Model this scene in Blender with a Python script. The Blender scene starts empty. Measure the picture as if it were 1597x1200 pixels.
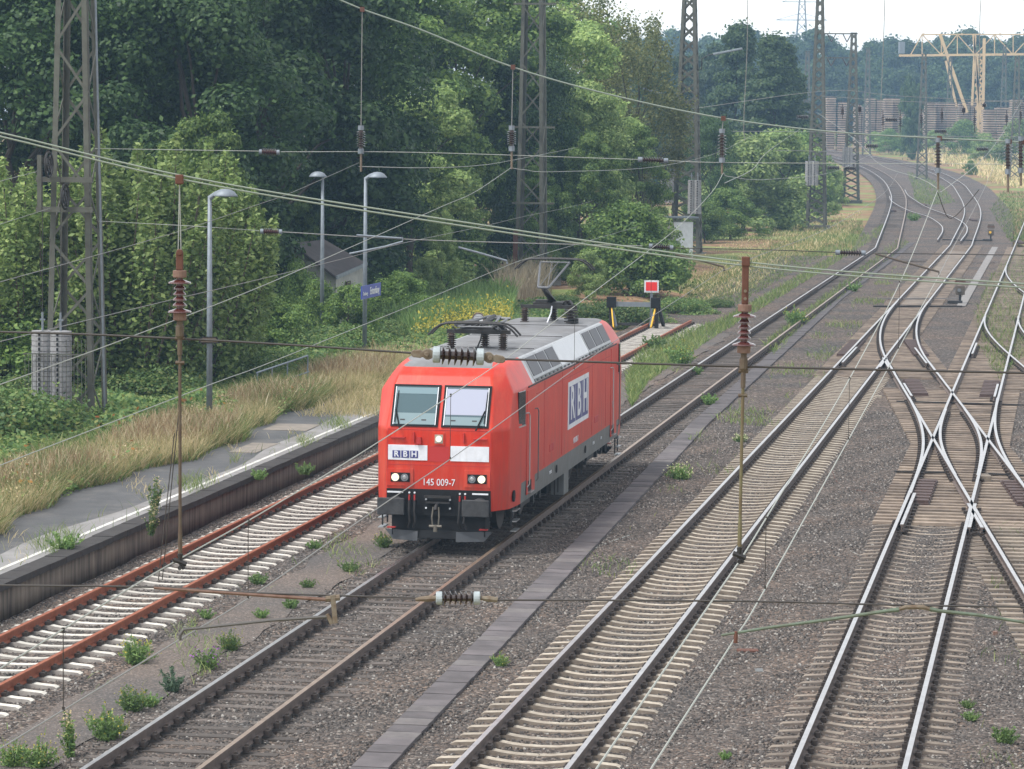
import bpy, math, random
import numpy as np
from mathutils import Matrix, Vector
R = math.radians
random.seed(7); rng = np.random.default_rng(11)
sc = bpy.context.scene; col = sc.collection
# ---------------------------------------------------------------- camera, sky, sun, exposure
FPX, PITCH, ROLL, CAMH = 5060.0, R(4.73), R(.54), 8.76
cd = bpy.data.cameras.new('camera'); cam = bpy.data.objects.new('camera', cd); col.objects.link(cam)
cd.sensor_width = 36; cd.lens = FPX / 1597 * 36; cd.clip_start = .5; cd.clip_end = 6000
cam.matrix_world = Matrix.Translation((0, 0, CAMH)) @ Matrix.Rotation(math.pi/2 - PITCH, 4, 'X') @ Matrix.Rotation(ROLL, 4, 'Z')
sc.camera = cam
SUN_EL, SUN_AZ = 60, 238          # azimuth clockwise from +Y: the light comes from behind the camera
w = bpy.data.worlds.new('World'); sc.world = w; w.use_nodes = True
nt = w.node_tree; nt.nodes.clear()
sky = nt.nodes.new('ShaderNodeTexSky'); sky.sky_type = 'NISHITA'; sky.sun_disc = False
sky.sun_elevation = R(SUN_EL); sky.sun_rotation = R(SUN_AZ); sky.air_density = 1.0; sky.dust_density = 1.0; sky.ozone_density = 1.0
hs = nt.nodes.new('ShaderNodeHueSaturation'); hs.inputs['Saturation'].default_value = .14; hs.inputs['Value'].default_value = 1.0
bg = nt.nodes.new('ShaderNodeBackground'); bg.inputs['Strength'].default_value = .15
wo = nt.nodes.new('ShaderNodeOutputWorld')
nt.links.new(sky.outputs[0], hs.inputs['Color']); nt.links.new(hs.outputs[0], bg.inputs[0]); nt.links.new(bg.outputs[0], wo.inputs[0])
sl = bpy.data.lights.new('sun', 'SUN'); sl.energy = 1.7; sl.angle = R(12); sl.color = (1, .965, .91)
so = bpy.data.objects.new('sun', sl); col.objects.link(so)
sdir = Vector((math.sin(R(SUN_AZ))*math.cos(R(SUN_EL)), math.cos(R(SUN_AZ))*math.cos(R(SUN_EL)), math.sin(R(SUN_EL))))
so.rotation_euler = sdir.to_track_quat('Z', 'Y').to_euler()
sc.view_settings.view_transform = 'Standard'; sc.view_settings.look = 'None'; sc.view_settings.gamma = 1
sc.view_settings.use_curve_mapping = False; sc.view_settings.exposure = 1.05
sc.render.engine = 'CYCLES'

# ---------------------------------------------------------------- helpers
def TZ(y):                       # the yard rises gently in the distance
    y = np.asarray(y, float); k = np.clip(y - 200, 0, 400)
    return 2.2e-5 * k * k + .004*np.clip(y-600, 0, 200)
def ray(x, y):
    d = np.array([(x-798.5)/FPX, -(y-600)/FPX, -1.0]); c, s = math.cos(ROLL), math.sin(ROLL)
    d = np.array([c*d[0]-s*d[1], s*d[0]+c*d[1], d[2]]); cp, sp = math.cos(PITCH), math.sin(PITCH)
    return np.array([d[0], -d[2]*cp + d[1]*sp, d[2]*sp + d[1]*cp])
def G(x, y, z=0):                # photo pixel -> point on the ground (height z above it)
    r = ray(x, y); k = r[2]/r[1]; Ys = np.linspace(15, 1200, 4000); f = CAMH + Ys*k - (TZ(Ys)+z); i = int(np.argmax(f < 0)) if (f < 0).any() else len(Ys)-1
    a, b = Ys[max(i-1, 0)], Ys[i]
    for _ in range(30):
        m = (a+b)/2
        if CAMH + m*k - (float(TZ(m))+z) > 0: a = m
        else: b = m
    return Vector((r[0]/r[1]*a, a, z + float(TZ(a))))
def D(x, y, d):                  # photo pixel -> point in the vertical plane at distance d
    r = ray(x, y); t = d / r[1]; return Vector((t*r[0], d, CAMH + t*r[2]))
def PX(x, d, z=0):               # column x of the photo at distance d, standing on the ground
    r = ray(x, 300); return Vector((r[0]/r[1]*d, d, float(TZ(d)) + z))
SL = .17; ANG = math.atan(SL)    # the tracks run at this slope
UX = np.array([math.cos(ANG), -math.sin(ANG)])     # across the tracks, to the right
def track_x(name, Y): return {'1': -16.94, '2': -12.22, '3': -7.32, '4': -2.77, '5': 1.78}[name] + SL*Y

def tag(o, label=None, cat=None, group=None, kind=None):
    if label: o['label'] = label
    if cat: o['category'] = cat
    if group: o['group'] = group
    if kind: o['kind'] = kind
    return o
def empty(name, loc=(0, 0, 0), rz=0, *a, **k):
    o = bpy.data.objects.new(name, None); col.objects.link(o); o.location = loc; o.rotation_euler = (0, 0, rz); o.empty_display_size = .2
    tag(o, *a, **k); return o
def link_mesh(name, me, mats, parent=None, smooth=False):
    o = bpy.data.objects.new(name, me); col.objects.link(o)
    for m in (mats if isinstance(mats, (list, tuple)) else [mats]):
        me.materials.append(m)
    if smooth: me.polygons.foreach_set('use_smooth', np.ones(len(me.polygons), bool))
    if parent: o.parent = parent
    return o
def np_mesh(name, V, F, mi=None):            # F is an (n,k) array of equal polygons
    V = np.asarray(V, np.float32); F = np.asarray(F, np.int32); k = F.shape[1]
    me = bpy.data.meshes.new(name); me.vertices.add(len(V)); me.vertices.foreach_set('co', V.ravel())
    me.loops.add(F.size); me.loops.foreach_set('vertex_index', F.ravel())
    me.polygons.add(len(F)); me.polygons.foreach_set('loop_start', np.arange(0, F.size, k, dtype=np.int32))
    if mi is not None: me.polygons.foreach_set('material_index', np.asarray(mi, np.int32))
    me.update(calc_edges=True); return me
class MB:                                    # collects shapes into one mesh
    def __init__(s): s.v = []; s.f = []; s.m = []
    def add(s, vs, fs, m=0):
        n = len(s.v); s.v += [tuple(v) for v in vs]; s.f += [tuple(i+n for i in f) for f in fs]; s.m += [m]*len(fs); return s
    def box(s, c, size, m=0, rz=0, M=None):
        x, y, z = [q/2 for q in size]
        vs = [Vector((a*x, b*y, e*z)) for e in (-1, 1) for a, b in ((-1, -1), (1, -1), (1, 1), (-1, 1))]
        if M is None: M = Matrix.Rotation(rz, 3, 'Z')
        vs = [M @ v + Vector(c) for v in vs]
        return s.add(vs, [(3, 2, 1, 0), (4, 5, 6, 7), (0, 1, 5, 4), (1, 2, 6, 5), (2, 3, 7, 6), (3, 0, 4, 7)], m)
    def bar(s, a, b, w, h=None, m=0, up=(0, 0, 1)):
        a, b = Vector(a), Vector(b); d = b-a; L = d.length
        if L < 1e-6: return s
        y = d/L; u = Vector(up)
        if abs(y.dot(u)) > .98: u = Vector((1, 0, 0))
        x = y.cross(u).normalized(); z = x.cross(y)
        return s.box((a+b)/2, (w, L, h or w), m, M=Matrix((x, y, z)).transposed())
    def tube(s, pts, r, n=8, m=0, cap=True):
        pts = [Vector(p) for p in pts]; rs = r if isinstance(r, (list, tuple)) else [r]*len(pts)
        vs = []; prev = None
        for i, p in enumerate(pts):
            t = (pts[min(i+1, len(pts)-1)] - pts[max(i-1, 0)])
            t = t.normalized() if t.length > 0 else Vector((0, 0, 1))
            if prev is None:
                u = Vector((0, 0, 1)) if abs(t.z) < .9 else Vector((1, 0, 0))
                x = t.cross(u).normalized()
            else: x = (prev - t*prev.dot(t)).normalized()
            prev = x; y = t.cross(x)
            vs += [p + (x*math.cos(2*math.pi*k/n) + y*math.sin(2*math.pi*k/n))*rs[i] for k in range(n)]
        fs = [(i*n+k, i*n+(k+1) % n, (i+1)*n+(k+1) % n, (i+1)*n+k) for i in range(len(pts)-1) for k in range(n)]
        if cap: fs += [tuple(range(n-1, -1, -1)), tuple((len(pts)-1)*n+k for k in range(n))]
        return s.add(vs, fs, m)
    def quad(s, a, b, c, d, m=0): return s.add([a, b, c, d], [(0, 1, 2, 3)], m)
    def build(s, name, mats, parent=None, smooth=False, loc=None, bevel=None):
        me = bpy.data.meshes.new(name); me.from_pydata(s.v, [], s.f); me.polygons.foreach_set('material_index', s.m); me.update()
        o = link_mesh(name, me, mats, parent, smooth)
        if loc is not None: o.location = loc
        if bevel:
            b = o.modifiers.new('bevel', 'BEVEL'); b.width = bevel; b.segments = 2; b.limit_method = 'ANGLE'; b.angle_limit = R(30)
        return o
# ---------------------------------------------------------------- materials
def mat(name, base, rough=.7, metal=0, var=None, scale=8, bump=0, bscale=40, coat=0, spec=.5, coord='Object', detail=4, stretch=None):
    m = bpy.data.materials.new(name); m.use_nodes = True; n = m.node_tree; b = n.nodes['Principled BSDF']
    b.inputs['Base Color'].default_value = (*base, 1); b.inputs['Roughness'].default_value = rough; b.inputs['Metallic'].default_value = metal
    b.inputs['Specular IOR Level'].default_value = spec; b.inputs['Coat Weight'].default_value = coat
    if var or bump:
        tc = n.nodes.new('ShaderNodeTexCoord'); src = tc.outputs[coord]
        if stretch:
            mp = n.nodes.new('ShaderNodeMapping'); mp.inputs['Scale'].default_value = stretch; n.links.new(src, mp.inputs[0]); src = mp.outputs[0]
    if var:
        t = n.nodes.new('ShaderNodeTexNoise'); t.inputs['Scale'].default_value = scale; t.inputs['Detail'].default_value = detail; t.inputs['Roughness'].default_value = .65
        n.links.new(src, t.inputs['Vector'])
        r = n.nodes.new('ShaderNodeValToRGB'); e = r.color_ramp.elements
        e[0].position = .3; e[1].position = .72; e[0].color = (*var, 1); e[1].color = (*base, 1)
        n.links.new(t.outputs[0], r.inputs[0]); n.links.new(r.outputs[0], b.inputs['Base Color'])
    if bump:
        t = n.nodes.new('ShaderNodeTexNoise'); t.inputs['Scale'].default_value = bscale; t.inputs['Detail'].default_value = 5
        n.links.new(src, t.inputs['Vector'])
        bp = n.nodes.new('ShaderNodeBump'); bp.inputs['Strength'].default_value = bump; bp.inputs['Distance'].default_value = .02
        n.links.new(t.outputs[0], bp.inputs['Height']); n.links.new(bp.outputs[0], b.inputs['Normal'])
    return m
def leaf_mat(name, cols, trans=.38, rough=.55):
    m = bpy.data.materials.new(name); m.use_nodes = True; n = m.node_tree; b = n.nodes['Principled BSDF']
    g = n.nodes.new('ShaderNodeNewGeometry'); oi = n.nodes.new('ShaderNodeObjectInfo')
    r = n.nodes.new('ShaderNodeValToRGB'); e = r.color_ramp.elements
    while len(e) < len(cols): e.new(.5)
    for i, c in enumerate(cols): e[i].position = i/(len(cols)-1); e[i].color = (*c, 1)
    n.links.new(g.outputs['Random Per Island'], r.inputs[0])
    h = n.nodes.new('ShaderNodeHueSaturation'); ml = n.nodes.new('ShaderNodeMapRange')
    ml.inputs['To Min'].default_value = .72; ml.inputs['To Max'].default_value = 1.3
    n.links.new(oi.outputs['Random'], ml.inputs[0]); n.links.new(ml.outputs[0], h.inputs['Value'])
    n.links.new(r.outputs[0], h.inputs['Color'])
    n.links.new(h.outputs[0], b.inputs['Base Color']); b.inputs['Roughness'].default_value = rough; b.inputs['Specular IOR Level'].default_value = .35
    t = n.nodes.new('ShaderNodeBsdfTranslucent'); n.links.new(h.outputs[0], t.inputs[0])
    x = n.nodes.new('ShaderNodeMixShader'); x.inputs[0].default_value = trans
    n.links.new(b.outputs[0], x.inputs[1]); n.links.new(t.outputs[0], x.inputs[2]); n.links.new(x.outputs[0], n.nodes['Material Output'].inputs[0])
    return m
M = {}
M['rail_side'] = mat('rail_side', (.15, .115, .10), .8, 0, (.085, .062, .052), 6)
M['rail_top'] = mat('rail_top', (.60, .58, .57), .3, 1, (.42, .40, .39), 3)
M['rail_dull'] = mat('rail_dull', (.40, .30, .22), .4, .7, (.26, .18, .13), 5)
M['rust_rail'] = mat('rust_rail', (.30, .095, .045), .85, 0, (.2, .06, .03), 9, .3)
M['concrete_new'] = mat('concrete_new', (.66, .64, .58), .85, 0, (.46, .43, .38), 5, .25)
M['concrete_beige'] = mat('concrete_beige', (.50, .45, .37), .85, 0, (.27, .22, .17), 5, .25)
M['concrete_dirty'] = mat('concrete_dirty', (.33, .275, .215), .9, 0, (.12, .095, .08), 1.6, .3)
M['concrete_dark'] = mat('concrete_dark', (.135, .115, .10), .9, 0, (.075, .062, .056), 3, .3)
M['timber'] = mat('timber', (.34, .27, .21), .9, 0, (.13, .10, .08), 1.6, .3, coord='Object')
M['clip'] = mat('clip', (.035, .026, .022), .8)
M['ribbed'] = mat('ribbed', (.085, .05, .042), .7, 0, (.05, .03, .026), 9)
M['red'] = mat('red', (.60, .028, .009), .42, 0, (.50, .023, .008), 1.3, 0, spec=.35)
M['grey_stripe'] = mat('grey_stripe', (.15, .16, .16), .55, 0, (.10, .105, .105), 4)
M['roof_grey'] = mat('roof_grey', (.23, .235, .245), .6, 0, (.12, .12, .125), 1.1)
M['silver'] = mat('silver', (.50, .52, .54), .45, .2, (.36, .37, .38), 3)
M['black'] = mat('black', (.010, .010, .011), .75, spec=.25)
M['black_gloss'] = mat('black_gloss', (.01, .011, .013), .12)
M['dark_metal'] = mat('dark_metal', (.035, .034, .035), .6, .2, (.018, .016, .015), 9)
M['buffer'] = mat('buffer', (.055, .057, .06), .7, .1, (.02, .02, .022), 5)
M['glass'] = mat('glass', (.05, .095, .11), .06, 0, spec=.6)
M['white'] = mat('white', (.74, .76, .80), .5, 0, (.6, .62, .66), 5)
M['blue'] = mat('blue', (.045, .05, .19), .5)
M['dark_red'] = mat('dark_red', (.42, .022, .02), .5)  # darker red for seams, flaps, grabs and the centre plate
M['lamp_on'] = mat('lamp_on', (.9, .8, .6), .3)
_b = M['lamp_on'].node_tree.nodes['Principled BSDF']; _b.inputs['Emission Color'].default_value = (1, .86, .55, 1); _b.inputs['Emission Strength'].default_value = .3
M['rust_strut'] = mat('rust_strut', (.19, .12, .09), .7, 0, (.12, .06, .04), 14)
M['dark_grey_tube'] = mat('dark_grey_tube', (.10, .095, .09), .6, .3)
M['patina_tube'] = mat('patina_tube', (.12, .165, .12), .7, 0, (.09, .10, .07), 12)
M['lens'] = mat('lens', (.25, .27, .29), .1, .4)
M['galv'] = mat('galv', (.22, .25, .285), .55, .3, (.15, .175, .20), 5)
M['steel_light'] = mat('steel_light', (.45, .46, .47), .35, .8)
M['mast'] = mat('mast', (.095, .10, .08), .75, 0, (.06, .058, .048), 3)
M['mast_rust'] = mat('mast_rust', (.12, .09, .07), .8, 0, (.075, .065, .052), 2)
M['patina'] = mat('patina', (.20, .235, .195), .75)
M['wire_light'] = mat('wire_light', (.30, .315, .285), .6)
M['wire_grey'] = mat('wire_grey', (.20, .20, .19), .6)
M['wire_dark'] = mat('wire_dark', (.035, .030, .027), .6)
M['porcelain'] = mat('porcelain', (.075, .026, .024), .2, 0, coat=.5)
M['porcelain_dark'] = mat('porcelain_dark', (.04, .025, .022), .25, 0, coat=.4)
M['cap_blue'] = mat('cap_blue', (.36, .42, .44), .6, 0, (.25, .28, .29), 30)
M['cap_rust'] = mat('cap_rust', (.19, .125, .095), .8, 0, (.15, .08, .06), 30)
M['fitting'] = mat('fitting', (.21, .185, .14), .7, .2, (.12, .08, .05), 22)
M['olive'] = mat('olive', (.105, .085, .055), .7, 0, (.07, .042, .028), 14)
M['rust'] = mat('rust', (.12, .05, .033), .85, 0, (.09, .035, .022), 16)
M['asphalt_dark'] = mat('asphalt_dark', (.095, .097, .10), .9, 0, (.065, .067, .07), 1.2, .4, 60)
M['asphalt_pale'] = mat('asphalt_pale', (.27, .262, .258), .9, 0, (.17, .165, .16), .9, .4, 60)
M['line_white'] = mat('line_white', (.72, .71, .67), .8, 0, (.42, .41, .38), 3)
M['kerb_stone'] = mat('kerb_stone', (.045, .04, .038), .9, 0, (.024, .021, .02), 4, .4)
M['platform_wall'] = mat('platform_wall', (.23, .19, .15), .95, 0, (.055, .046, .04), 2.2, .4, stretch=(3, 3, .25))
M['slab_dark'] = mat('slab_dark', (.13, .115, .118), .9, 0, (.07, .062, .064), 2, .2)
M['slab_mid'] = mat('slab_mid', (.165, .15, .145), .9, 0, (.095, .085, .085), 3, .2)
M['slab_pale'] = mat('slab_pale', (.25, .24, .23), .9, 0, (.17, .155, .15), 3, .2)
M['bark'] = mat('bark', (.075, .06, .048), .9, 0, (.035, .028, .024), 6)
M['bark_pale'] = mat('bark_pale', (.30, .28, .25), .9, 0, (.10, .085, .07), 5)
M['twig'] = mat('twig', (.14, .105, .085), .9)
M['yellow'] = mat('yellow', (.80, .47, .02), .6)
M['sign_red'] = mat('sign_red', (.75, .02, .02), .5)
M['dull_red'] = mat('dull_red', (.33, .02, .018), .6)
M['sign_blue'] = mat('sign_blue', (.05, .075, .33), .5)
M['crane'] = mat('crane', (.58, .42, .22), .6, 0, (.48, .36, .22), .5)
M['roof_tin'] = mat('roof_tin', (.065, .055, .055), .85, 0, (.04, .034, .034), 2, .3)
M['plaster'] = mat('plaster', (.38, .38, .36), .9, 0, (.26, .26, .24), 2.5)
M['weight'] = mat('weight', (.33, .33, .34), .85, 0, (.2, .195, .2), 7)
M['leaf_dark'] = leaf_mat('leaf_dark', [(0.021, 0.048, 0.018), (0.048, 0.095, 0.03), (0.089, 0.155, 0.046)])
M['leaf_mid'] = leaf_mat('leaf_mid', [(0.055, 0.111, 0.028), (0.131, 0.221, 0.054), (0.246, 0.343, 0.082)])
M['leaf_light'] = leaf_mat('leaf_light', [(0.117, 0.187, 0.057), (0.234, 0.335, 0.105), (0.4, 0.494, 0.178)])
M['leaf_birch'] = leaf_mat('leaf_birch', [(0.084, 0.114, 0.042), (0.154, 0.185, 0.061), (0.253, 0.255, 0.094)])
M['leaf_bramble'] = leaf_mat('leaf_bramble', [(0.05, 0.101, 0.031), (0.09, 0.17, 0.048), (0.157, 0.248, 0.072), (0.246, 0.271, 0.086)])
M['leaf_far'] = leaf_mat('leaf_far', [(0.028, 0.061, 0.024), (0.058, 0.104, 0.037), (0.097, 0.147, 0.051)])
M['leaf_weed'] = leaf_mat('leaf_weed', [(.09, .17, .05), (.16, .26, .08), (.25, .35, .12)])
M['leaf_blue'] = leaf_mat('leaf_blue', [(.09, .15, .09), (.15, .23, .14)])
M['flower_yellow'] = leaf_mat('flower_yellow', [(.30, .27, .04), (.52, .45, .08)])
M['flower_purple'] = leaf_mat('flower_purple', [(.36, .13, .45), (.5, .24, .6)])
M['straw'] = leaf_mat('straw', [(.22, .25, .09), (.42, .36, .17), (.60, .48, .27), (.70, .60, .38)])
M['grass_green'] = leaf_mat('grass_green', [(.09, .15, .04), (.16, .23, .07), (.30, .32, .12)])
M['orange_leaf'] = leaf_mat('orange_leaf', [(.25, .08, .02), (.40, .20, .04)])
M['seed'] = leaf_mat('seed', [(.26, .17, .09), (.45, .34, .2), (.62, .54, .36)])
M['reed'] = leaf_mat('reed', [(.34, .29, .2), (.5, .44, .32)])

def add_grime(m, dark, lo=.45, hi=.8, scale=(6, 1.2, .5), fac=.6, foot=None):
    n = m.node_tree; b = n.nodes['Principled BSDF']; L = n.links.new; tc = n.nodes.new('ShaderNodeTexCoord'); mp = n.nodes.new('ShaderNodeMapping'); mp.inputs['Scale'].default_value = scale
    t = n.nodes.new('ShaderNodeTexNoise'); t.inputs['Scale'].default_value = 1.6; t.inputs['Detail'].default_value = 9; t.inputs['Roughness'].default_value = .7
    L(tc.outputs['Object'], mp.inputs[0]); L(mp.outputs[0], t.inputs['Vector']); r = n.nodes.new('ShaderNodeMapRange'); r.inputs['From Min'].default_value = lo; r.inputs['From Max'].default_value = hi; r.inputs['To Max'].default_value = fac; L(t.outputs[0], r.inputs[0])
    f = r.outputs[0]
    if foot:                     # splash dirt that fades out above the sill
        sp = n.nodes.new('ShaderNodeSeparateXYZ'); L(tc.outputs['Object'], sp.inputs[0]); r2 = n.nodes.new('ShaderNodeMapRange'); r2.inputs['From Min'].default_value = foot[1]; r2.inputs['From Max'].default_value = foot[0]; r2.inputs['To Max'].default_value = foot[2]; L(sp.outputs['Z'], r2.inputs[0])
        ad = n.nodes.new('ShaderNodeMath'); ad.operation = 'ADD'; ad.use_clamp = True; L(f, ad.inputs[0]); mu = n.nodes.new('ShaderNodeMath'); mu.operation = 'MULTIPLY'; L(t.outputs[0], mu.inputs[0]); L(r2.outputs[0], mu.inputs[1]); L(mu.outputs[0], ad.inputs[1]); f = ad.outputs[0]
    x = n.nodes.new('ShaderNodeMix'); x.data_type = 'RGBA'; old = b.inputs['Base Color'].links; x.inputs[6].default_value = b.inputs['Base Color'].default_value
    if old: L(old[0].from_socket, x.inputs[6])
    x.inputs[7].default_value = (*dark, 1); L(f, x.inputs[0]); L(x.outputs[2], b.inputs['Base Color'])
add_grime(M['red'], (.30, .055, .04), .50, .85, (3, 3, .35), .9, (1.0, 2.2, .8))
add_grime(M['red'], (.68, .12, .065), .47, .75, (2, .6, .25), .55)
add_grime(M['grey_stripe'], (.085, .075, .065), .4, .8, (4, 4, .6), .8)
add_grime(M['roof_grey'], (.10, .09, .085), .42, .75, (.6, .25, 1), .75)
add_grime(M['silver_light'], (.33, .32, .31), .5, .85, (2, 2, .6), .6) if 'silver_light' in M else None
add_grime(M['asphalt_dark'], (.15, .14, .13), .5, .72, (.5, .5, .5), .8)
add_grime(M['asphalt_pale'], (.16, .15, .13), .52, .7, (.8, .8, .8), .8)
add_grime(M['white'], (.45, .44, .42), .5, .8, (6, 6, 2), .5)
def ground_mat():
    m = bpy.data.materials.new('soil_and_grass'); m.use_nodes = True; n = m.node_tree; b = n.nodes['Principled BSDF']
    tc = n.nodes.new('ShaderNodeTexCoord'); L = n.links.new
    def noise(s, d=5):
        t = n.nodes.new('ShaderNodeTexNoise'); t.inputs['Scale'].default_value = s; t.inputs['Detail'].default_value = d; L(tc.outputs['Object'], t.inputs['Vector']); return t.outputs[0]
    def ramp(src, p0, c0, p1, c1):
        r = n.nodes.new('ShaderNodeValToRGB'); e = r.color_ramp.elements; e[0].position = p0; e[1].position = p1; e[0].color = (*c0, 1); e[1].color = (*c1, 1); L(src, r.inputs[0]); return r.outputs[0]
    g = ramp(noise(1.3, 8), .3, (.10, .15, .045), .7, (.27, .30, .11))
    br = ramp(noise(.9, 8), .3, (.13, .075, .05), .7, (.34, .22, .13))
    f = ramp(noise(.10, 4), .40, (0, 0, 0), .54, (1, 1, 1))
    x = n.nodes.new('ShaderNodeMix'); x.data_type = 'RGBA'; L(f, x.inputs[0]); L(g, x.inputs[6]); L(br, x.inputs[7]); L(x.outputs[2], b.inputs['Base Color'])
    b.inputs['Roughness'].default_value = .95; b.inputs['Specular IOR Level'].default_value = .1
    bp = n.nodes.new('ShaderNodeBump'); bp.inputs['Strength'].default_value = .8; bp.inputs['Distance'].default_value = .08; L(noise(9, 6), bp.inputs['Height']); L(bp.outputs[0], b.inputs['Normal'])
    return m
def ballast_mat(name='ballast', fine=False):
    m = bpy.data.materials.new(name); m.use_nodes = True; n = m.node_tree; b = n.nodes['Principled BSDF']; L = n.links.new
    tc = n.nodes.new('ShaderNodeTexCoord')
    v = n.nodes.new('ShaderNodeTexVoronoi'); v.inputs['Scale'].default_value = 38 if fine else 17; L(tc.outputs['Object'], v.inputs['Vector'])
    sep = n.nodes.new('ShaderNodeSeparateColor'); L(v.outputs['Color'], sep.inputs[0])
    r = n.nodes.new('ShaderNodeValToRGB'); e = r.color_ramp.elements
    for _ in range(3): e.new(.5)
    cs = [(.028, .026, .024), (.072, .063, .058), (.11, .096, .087), (.142, .115, .097), (.30, .285, .265)]
    for i, c in enumerate(cs): e[i].position = (0, .3, .6, .85, 1)[i]; e[i].color = (*((.62*q+.055) if fine else q for q in c), 1)
    L(sep.outputs[0], r.inputs[0])
    no = n.nodes.new('ShaderNodeTexNoise'); no.inputs['Scale'].default_value = .28; no.inputs['Detail'].default_value = 5; L(tc.outputs['Object'], no.inputs['Vector'])
    r2 = n.nodes.new('ShaderNodeValToRGB'); e = r2.color_ramp.elements; e[0].position = .32; e[1].position = .7; e[0].color = (1.25, 1.06, .93, 1); e[1].color = (.66, .69, .72, 1); L(no.outputs[0], r2.inputs[0])
    mx = n.nodes.new('ShaderNodeMix'); mx.data_type = 'RGBA'; mx.blend_type = 'MULTIPLY'; mx.inputs[0].default_value = 1; L(r.outputs[0], mx.inputs[6]); L(r2.outputs[0], mx.inputs[7]); L(mx.outputs[2], b.inputs['Base Color'])
    b.inputs['Roughness'].default_value = .9; b.inputs['Specular IOR Level'].default_value = .3
    inv = n.nodes.new('ShaderNodeMath'); inv.operation = 'MULTIPLY'; inv.inputs[1].default_value = -1; L(v.outputs['Distance'], inv.inputs[0])
    bp = n.nodes.new('ShaderNodeBump'); bp.inputs['Strength'].default_value = 1; bp.inputs['Distance'].default_value = .01 if fine else .045; L(inv.outputs[0], bp.inputs['Height']); L(bp.outputs[0], b.inputs['Normal'])
    return m
def tint(m, lo, hi):
    n = m.node_tree; b = n.nodes['Principled BSDF']; L = n.links.new; oi = n.nodes.new('ShaderNodeObjectInfo'); r = n.nodes.new('ShaderNodeMapRange'); r.inputs['To Min'].default_value = lo; r.inputs['To Max'].default_value = hi; L(oi.outputs['Random'], r.inputs[0])
    h = n.nodes.new('ShaderNodeHueSaturation'); L(r.outputs[0], h.inputs['Value']); L(b.inputs['Base Color'].links[0].from_socket, h.inputs['Color']); L(h.outputs[0], b.inputs['Base Color'])
for k_, a_, b_ in (('concrete_new', .78, 1.1), ('concrete_beige', .72, 1.12), ('concrete_dirty', .62, 1.15), ('concrete_dark', .6, 1.3), ('timber', .65, 1.15), ('slab_dark', .75, 1.2)): tint(M[k_], a_, b_)
M['ground'] = ground_mat(); M['ballast'] = ballast_mat(); M['grit'] = ballast_mat('grit', True)
def stone_mat():
    m = bpy.data.materials.new('stone'); m.use_nodes = True; n = m.node_tree; b = n.nodes['Principled BSDF']; L = n.links.new
    oi = n.nodes.new('ShaderNodeObjectInfo'); r = n.nodes.new('ShaderNodeValToRGB'); e = r.color_ramp.elements
    for _ in range(3): e.new(.5)
    for i, c in enumerate([(.03, .028, .026), (.074, .065, .060), (.114, .10, .091), (.148, .12, .101), (.34, .325, .30)]): e[i].position = (0, .3, .62, .9, 1)[i]; e[i].color = (*c, 1)
    L(oi.outputs['Random'], r.inputs[0]); L(r.outputs[0], b.inputs['Base Color']); b.inputs['Roughness'].default_value = .85; return m
M['stone'] = stone_mat()

# ---------------------------------------------------------------- ground
def back_x(Y): return -18.8 + SL*Y - 2.6            # back of the platform
def ground():
    xs = np.concatenate([np.linspace(-500, -40, 12)[:-1], np.linspace(-40, 40, 60), np.linspace(40, 900, 24)[1:]])
    ys = np.concatenate([np.linspace(-30, 240, 90), np.linspace(240, 800, 50)[1:], np.linspace(800, 1700, 8)[1:]])
    Xg, Yg = np.meshgrid(xs, ys); Z = TZ(Yg) - .42
    off = Xg - (-18.8 + SL*Yg)                      # distance from the platform edge
    k = np.clip((-off - 1.2)/1.2, 0, 1); far = np.clip((Yg-112)/25, 0, 1)
    fd = 1-np.clip((Yg-215)/60, 0, 1); Z = Z + k*(.70 - .40*far)*fd + np.clip((-off-9)/30, 0, 1)*1.2*fd
    Z += .05*np.sin(Xg*.9)*np.cos(Yg*.35)*np.clip(-off/4, 0, 1)
    V = np.stack([Xg, Yg, Z], -1).reshape(-1, 3); nx = len(xs); ny = len(ys)
    i, j = np.meshgrid(np.arange(nx-1), np.arange(ny-1)); a = (j*nx+i).ravel()
    me = np_mesh('ground', V, np.stack([a, a+1, a+nx+1, a+nx], -1)); o = link_mesh('ground', me, M['ground'], smooth=True); tag(o, kind='structure')
def strip(name, material, centre, l, r, z, ys, kind='structure', wob=0, cap=False):
    """long sheet between centre(Y)+l and centre(Y)+r"""
    n = max(2, int((r-l)/.6)); V = []
    for Y in ys:
        c = centre(Y)
        for k in range(n+1):
            t = l + (r-l)*k/n; e = (wob*math.sin(Y*1.7+k)*math.sin(Y*.61) if k in (0, n) else 0)
            V.append((c + t + e, Y, z + float(TZ(Y)) + (.012*math.sin(Y*3.1+k*2.1) if wob else 0)))
    m = n+1; F = [(j*m+i, j*m+i+1, (j+1)*m+i+1, (j+1)*m+i) for j in range(len(ys)-1) for i in range(n)]
    o = link_mesh(name, np_mesh(name, V, F), material); tag(o, kind=kind) if kind else None; return o
ground()
YN = list(np.arange(34, 215, 1.5))
strip('track_bed', M['ballast'], lambda Y: -16.94+SL*Y, -1.75, 34, -.245, YN, wob=.05)
strip('grit_path', M['grit'], lambda Y: -14.45+SL*Y, -.62, .62, -.228, list(np.arange(34, 136, .5)), wob=.12)
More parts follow.
